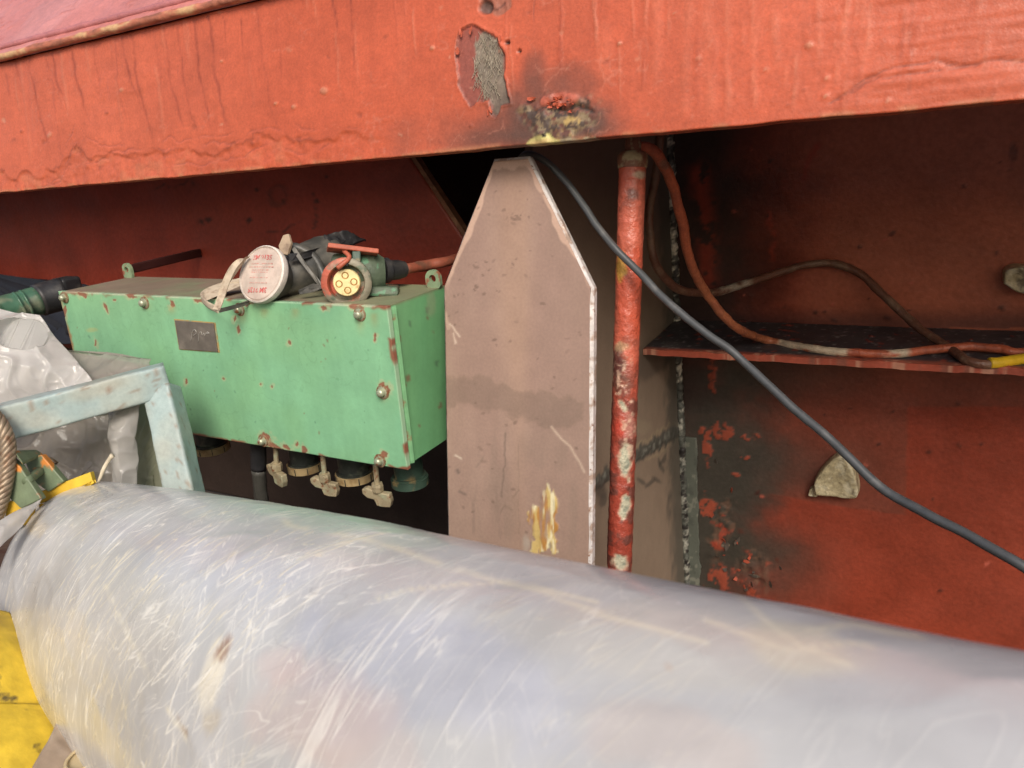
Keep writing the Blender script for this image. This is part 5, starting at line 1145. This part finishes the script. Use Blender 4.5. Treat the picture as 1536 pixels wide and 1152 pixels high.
    mu = nd(t, 'ShaderNodeMix', data_type='RGBA', blend_type='MULTIPLY'); mu.inputs[0].default_value = 1; t.links.new(c, mu.inputs[6]); t.links.new(mr.outputs[0], mu.inputs[7])
    t.links.new(mu.outputs[2], b.inputs['Base Color']); t.links.new(r.outputs['Fac'], b.inputs['Roughness']); b.inputs['Specular IOR Level'].default_value = .5; b.inputs['Coat Weight'].default_value = .35; b.inputs['Coat Roughness'].default_value = .16
    prev = None
    for s_, st in zip(bum[:5], (.25, .25, .2, .2, .15)):
        bu = nd(t, 'ShaderNodeBump'); bu.inputs['Strength'].default_value = st; bu.inputs['Distance'].default_value = .002; t.links.new(s_, bu.inputs['Height'])
        if prev: t.links.new(prev, bu.inputs['Normal'])
        prev = bu.outputs[0]
    n2 = nd(t, 'ShaderNodeTexNoise'); n2.inputs['Scale'].default_value = 45; n2.inputs['Detail'].default_value = 4; t.links.new(uv.outputs['Vector'], n2.inputs['Vector'])
    bu = nd(t, 'ShaderNodeBump'); bu.inputs['Strength'].default_value = .18; bu.inputs['Distance'].default_value = .003; t.links.new(n2.outputs[0], bu.inputs['Height']); t.links.new(prev, bu.inputs['Normal'])
    t.links.new(bu.outputs[0], b.inputs['Normal'])
    return m
M_film = film_mat()
def roll_paint(P, px, py):
    w = fb(P, 7, 4, 1); w2 = fb(P, 30, 4, 2); col = np.broadcast_to(np.array([0.47, 0.475, 0.49]), P.shape).copy()
    col = mx(col, ss(-.2, .6, fb(P, 3.5, 3, 3))*.4, (0.52, 0.51, 0.49))
    for x, y, rx, ry, a, am, c in ((620, 1010, 170, 80, 15, .4, (.45, .47, .58)), (330, 830, 130, 70, 10, .35, (.45, .48, .54)), (470, 1060, 90, 60, 25, .4, (.56, .43, .40)), (540, 1110, 90, 60, 25, .35, (.56, .44, .40)), (120, 950, 110, 160, 30, .3, (.55, .50, .41)), (1000, 960, 200, 50, 10, .35, (.58, .54, .46)), (1200, 975, 70, 30, 10, .5, (.66, .60, .46)), (420, 1000, 40, 30, 0, .3, (.6, .42, .38)), (330, 790, 300, 25, 10, .3, (.50, .54, .50)), (1010, 1110, 90, 40, 10, .3, (.60, .48, .42))):  # tints painted for reflections and for things under the film
        m = ell(px, py, x, y, rx, ry, a, .35*w+.45*w2, .35); col = mx(col, m*am, c)
    for x, y, rx, ry, a, am, c in ((318, 1000, 14, 34, 20, .8, (.74, .70, .62)), (312, 1030, 14, 40, 15, .7, (.72, .67, .56)), (337, 972, 6, 18, 22, .85, (.30, .18, .12)), (325, 980, 4, 10, 25, .6, (.36, .22, .16)), (276, 1095, 2.5, 22, -30, .75, (.36, .24, .14)), (1000, 995, 4, 5, 0, .5, (.5, .32, .2)), (315, 1085, 12, 20, 20, .4, (.52, .42, .26))):
        m = ell(px, py, x, y, rx, ry, a, .5*w2, .4); col = mx(col, m*am, c)
    for pts, wd in (([(160, 880), (200, 970), (225, 1020), (255, 1070), (280, 1110)], 2.4), ([(430, 785), (560, 810), (660, 845), (800, 885), (930, 930), (1060, 965)], 4), ([(1085, 870), (1150, 930), (1200, 968), (1280, 1000)], 4), ([(1060, 930), (1180, 975), (1290, 965), (1400, 990)], 4), ([(560, 900), (640, 880), (760, 870), (900, 905)], 2.5), ([(1215, 945), (1280, 935), (1320, 945), (1380, 955)], 5)):
        m = np.exp(-(dseg(px+6*w2, py+6*w2, pts)/wd)**2)*ss(-.5, .1, w2+.15); col = mx(col, m*.65, (.74, .69, .55))
    t = (P-RO)@rax
    crease = (1-np.abs(fb(P, (8, 20, 20), 2, 8)))**4*.0008+fb(P, 2.5, 2, 9)*.0014+fb(P, 30, 3, 12)*.0002
    return col, crease, .34+.10*w+.05*w2
roll = thing('plastic_roll', 'big roll wrapped in scratched milky plastic film filling the foreground', 'roll', RO-np.array([0, 0, RBb]))
tl_ = np.concatenate([np.linspace(-.135, .06, 44), np.linspace(.065, 1.2, 300), np.linspace(1.22, 1.6, 20)]); thn = 300
th_ = np.linspace(0, 2*np.pi, thn, endpoint=False)
shrink = np.interp(tl_, [-.135, -.133, -.126, -.11, -.09, .0], [.70, .86, .945, .985, 1.0, 1.0])
def sgnp(x, e): return np.sign(x)*np.abs(x)**e
tap = 1-.13*np.clip((.55-tl_)/(.55+.135), 0, 1)**1.3          # the wrap gets thinner towards the far end
cent = RO+tl_[:, None]*rax+rn2*(RBb*(1-tap)*.2)[:, None]-rn1*(RA*(1-tap)*.35)[:, None]
RP = cent[:, None]+((tap*shrink)[:, None]*RA*sgnp(np.cos(th_), 1.03)[None])[..., None]*rn1+((tap*shrink)[:, None]*RBb*sgnp(np.sin(th_), 1.03)[None])[..., None]*rn2
RN = np.broadcast_to((np.cos(th_)[:, None]*rn1/RA+np.sin(th_)[:, None]*rn2/RBb), RP.shape); RN = RN/np.linalg.norm(RN, axis=-1)[..., None]
o = grid('film_wrap', RP, RN, roll_paint, M_film, roll, wrap=True)
tcv = np.zeros((len(tl_), thn, 3), np.float32); tcv[..., 0] = tl_[:, None]; tcv[..., 1] = (np.cos(th_)*.165)[None]; tcv[..., 2] = (np.sin(th_)*.165)[None]
# unrolled coordinates: along the axis and round the girth
tcv[..., 1] = ((th_+np.pi/2) % (2*np.pi))[None]*.165; tcv[..., 2] = 0
at = o.data.attributes.new('tc', 'FLOAT_VECTOR', 'POINT'); at.data.foreach_set('vector', tcv.ravel())
# loose fold of film at the far end
fold = sheet('film_fold', [U(-30, 800, d=.93), U(60, 752, d=1.0), U(32, 792, d=.955), U(-30, 850, d=.90)], 40, 24, .004, 14, M_sheetw, roll, seed=71, edge=.003, bulge=.012)
fold['label'] = 'loose fold of film at the far end of the roll'
# timbers carrying the roll
for t in (.25, 1.25):
    c = RO+rax*t; zt_ = c[2]-RBb+.004
    tag(bbox('timber_block', (c[0], c[1], zt_/2), ((1, 0, 0), (0, 1, 0), (0, 0, 1)), (.05, .16, zt_/2-.001), M_wood, None, .003), 'timber bearer under the %s end of the plastic roll' % ('far' if t < 1 else 'near'), 'timber')

# ---------------------------------------------------------------- yellow things at lower left
def ysheet(name, pts, mat, ext, label, cat, bev=.006):
    return tag(prism(name, pts, ext, mat, None, bev=bev), label, cat)
ybag = thing('yellow_drum', 'yellow scuffed container at the lower left corner beside the roll', 'container', U(20, 1050, d=.80))
ysh = sheet('upper_panel', [U(-160, 880, d=.86), U(60, 930, d=.93), U(120, 1075, d=.86), U(-120, 1060, d=.76)], 60, 40, .003, 8, M_yellow, ybag, seed=81, thick=.01, bulge=.02)
sheet('lower_panel', [U(-130, 1050, d=.765), U(125, 1062, d=.86), U(200, 1240, d=.80), U(-90, 1260, d=.70)], 60, 40, .003, 8, M_yellow, ybag, seed=85, thick=.01, bulge=.015)
tag(sheet('brown_cloth', [U(90, 1082, d=.78), U(190, 1110, d=.78), U(230, 1250, d=.74), U(20, 1230, d=.70)], 40, 40, .004, 14, M_brown, seed=91, edge=.004, thick=.004), 'dusty brown cloth lying over the yellow container, bottom left', 'cloth')
gl_m, gt, gb = mat_new('amber_glass'); gb.inputs['Base Color'].default_value = (.62, .50, .30, 1); gb.inputs['Roughness'].default_value = .12; gb.inputs['Transmission Weight'].default_value = .35
jar = thing('jar', 'amber glass jar with round rim at the bottom edge, beside the roll', 'jar', U(128, 1150, d=.70))
jc = U(126, 1136, d=.72); lathe('jar_body', [(0, -.06), (.016, -.06), (.0175, -.02), (.0165, -.004), (0, -.004)], jc, (0.1, -.25, 1), gl_m, jar, seg=28)
tube('rim', [jc+np.array([.0155*math.cos(t), .0155*math.sin(t), .0035*math.sin(t)]) for t in np.linspace(0, 2*math.pi, 40)], .0016, gl_m, jar, 8)
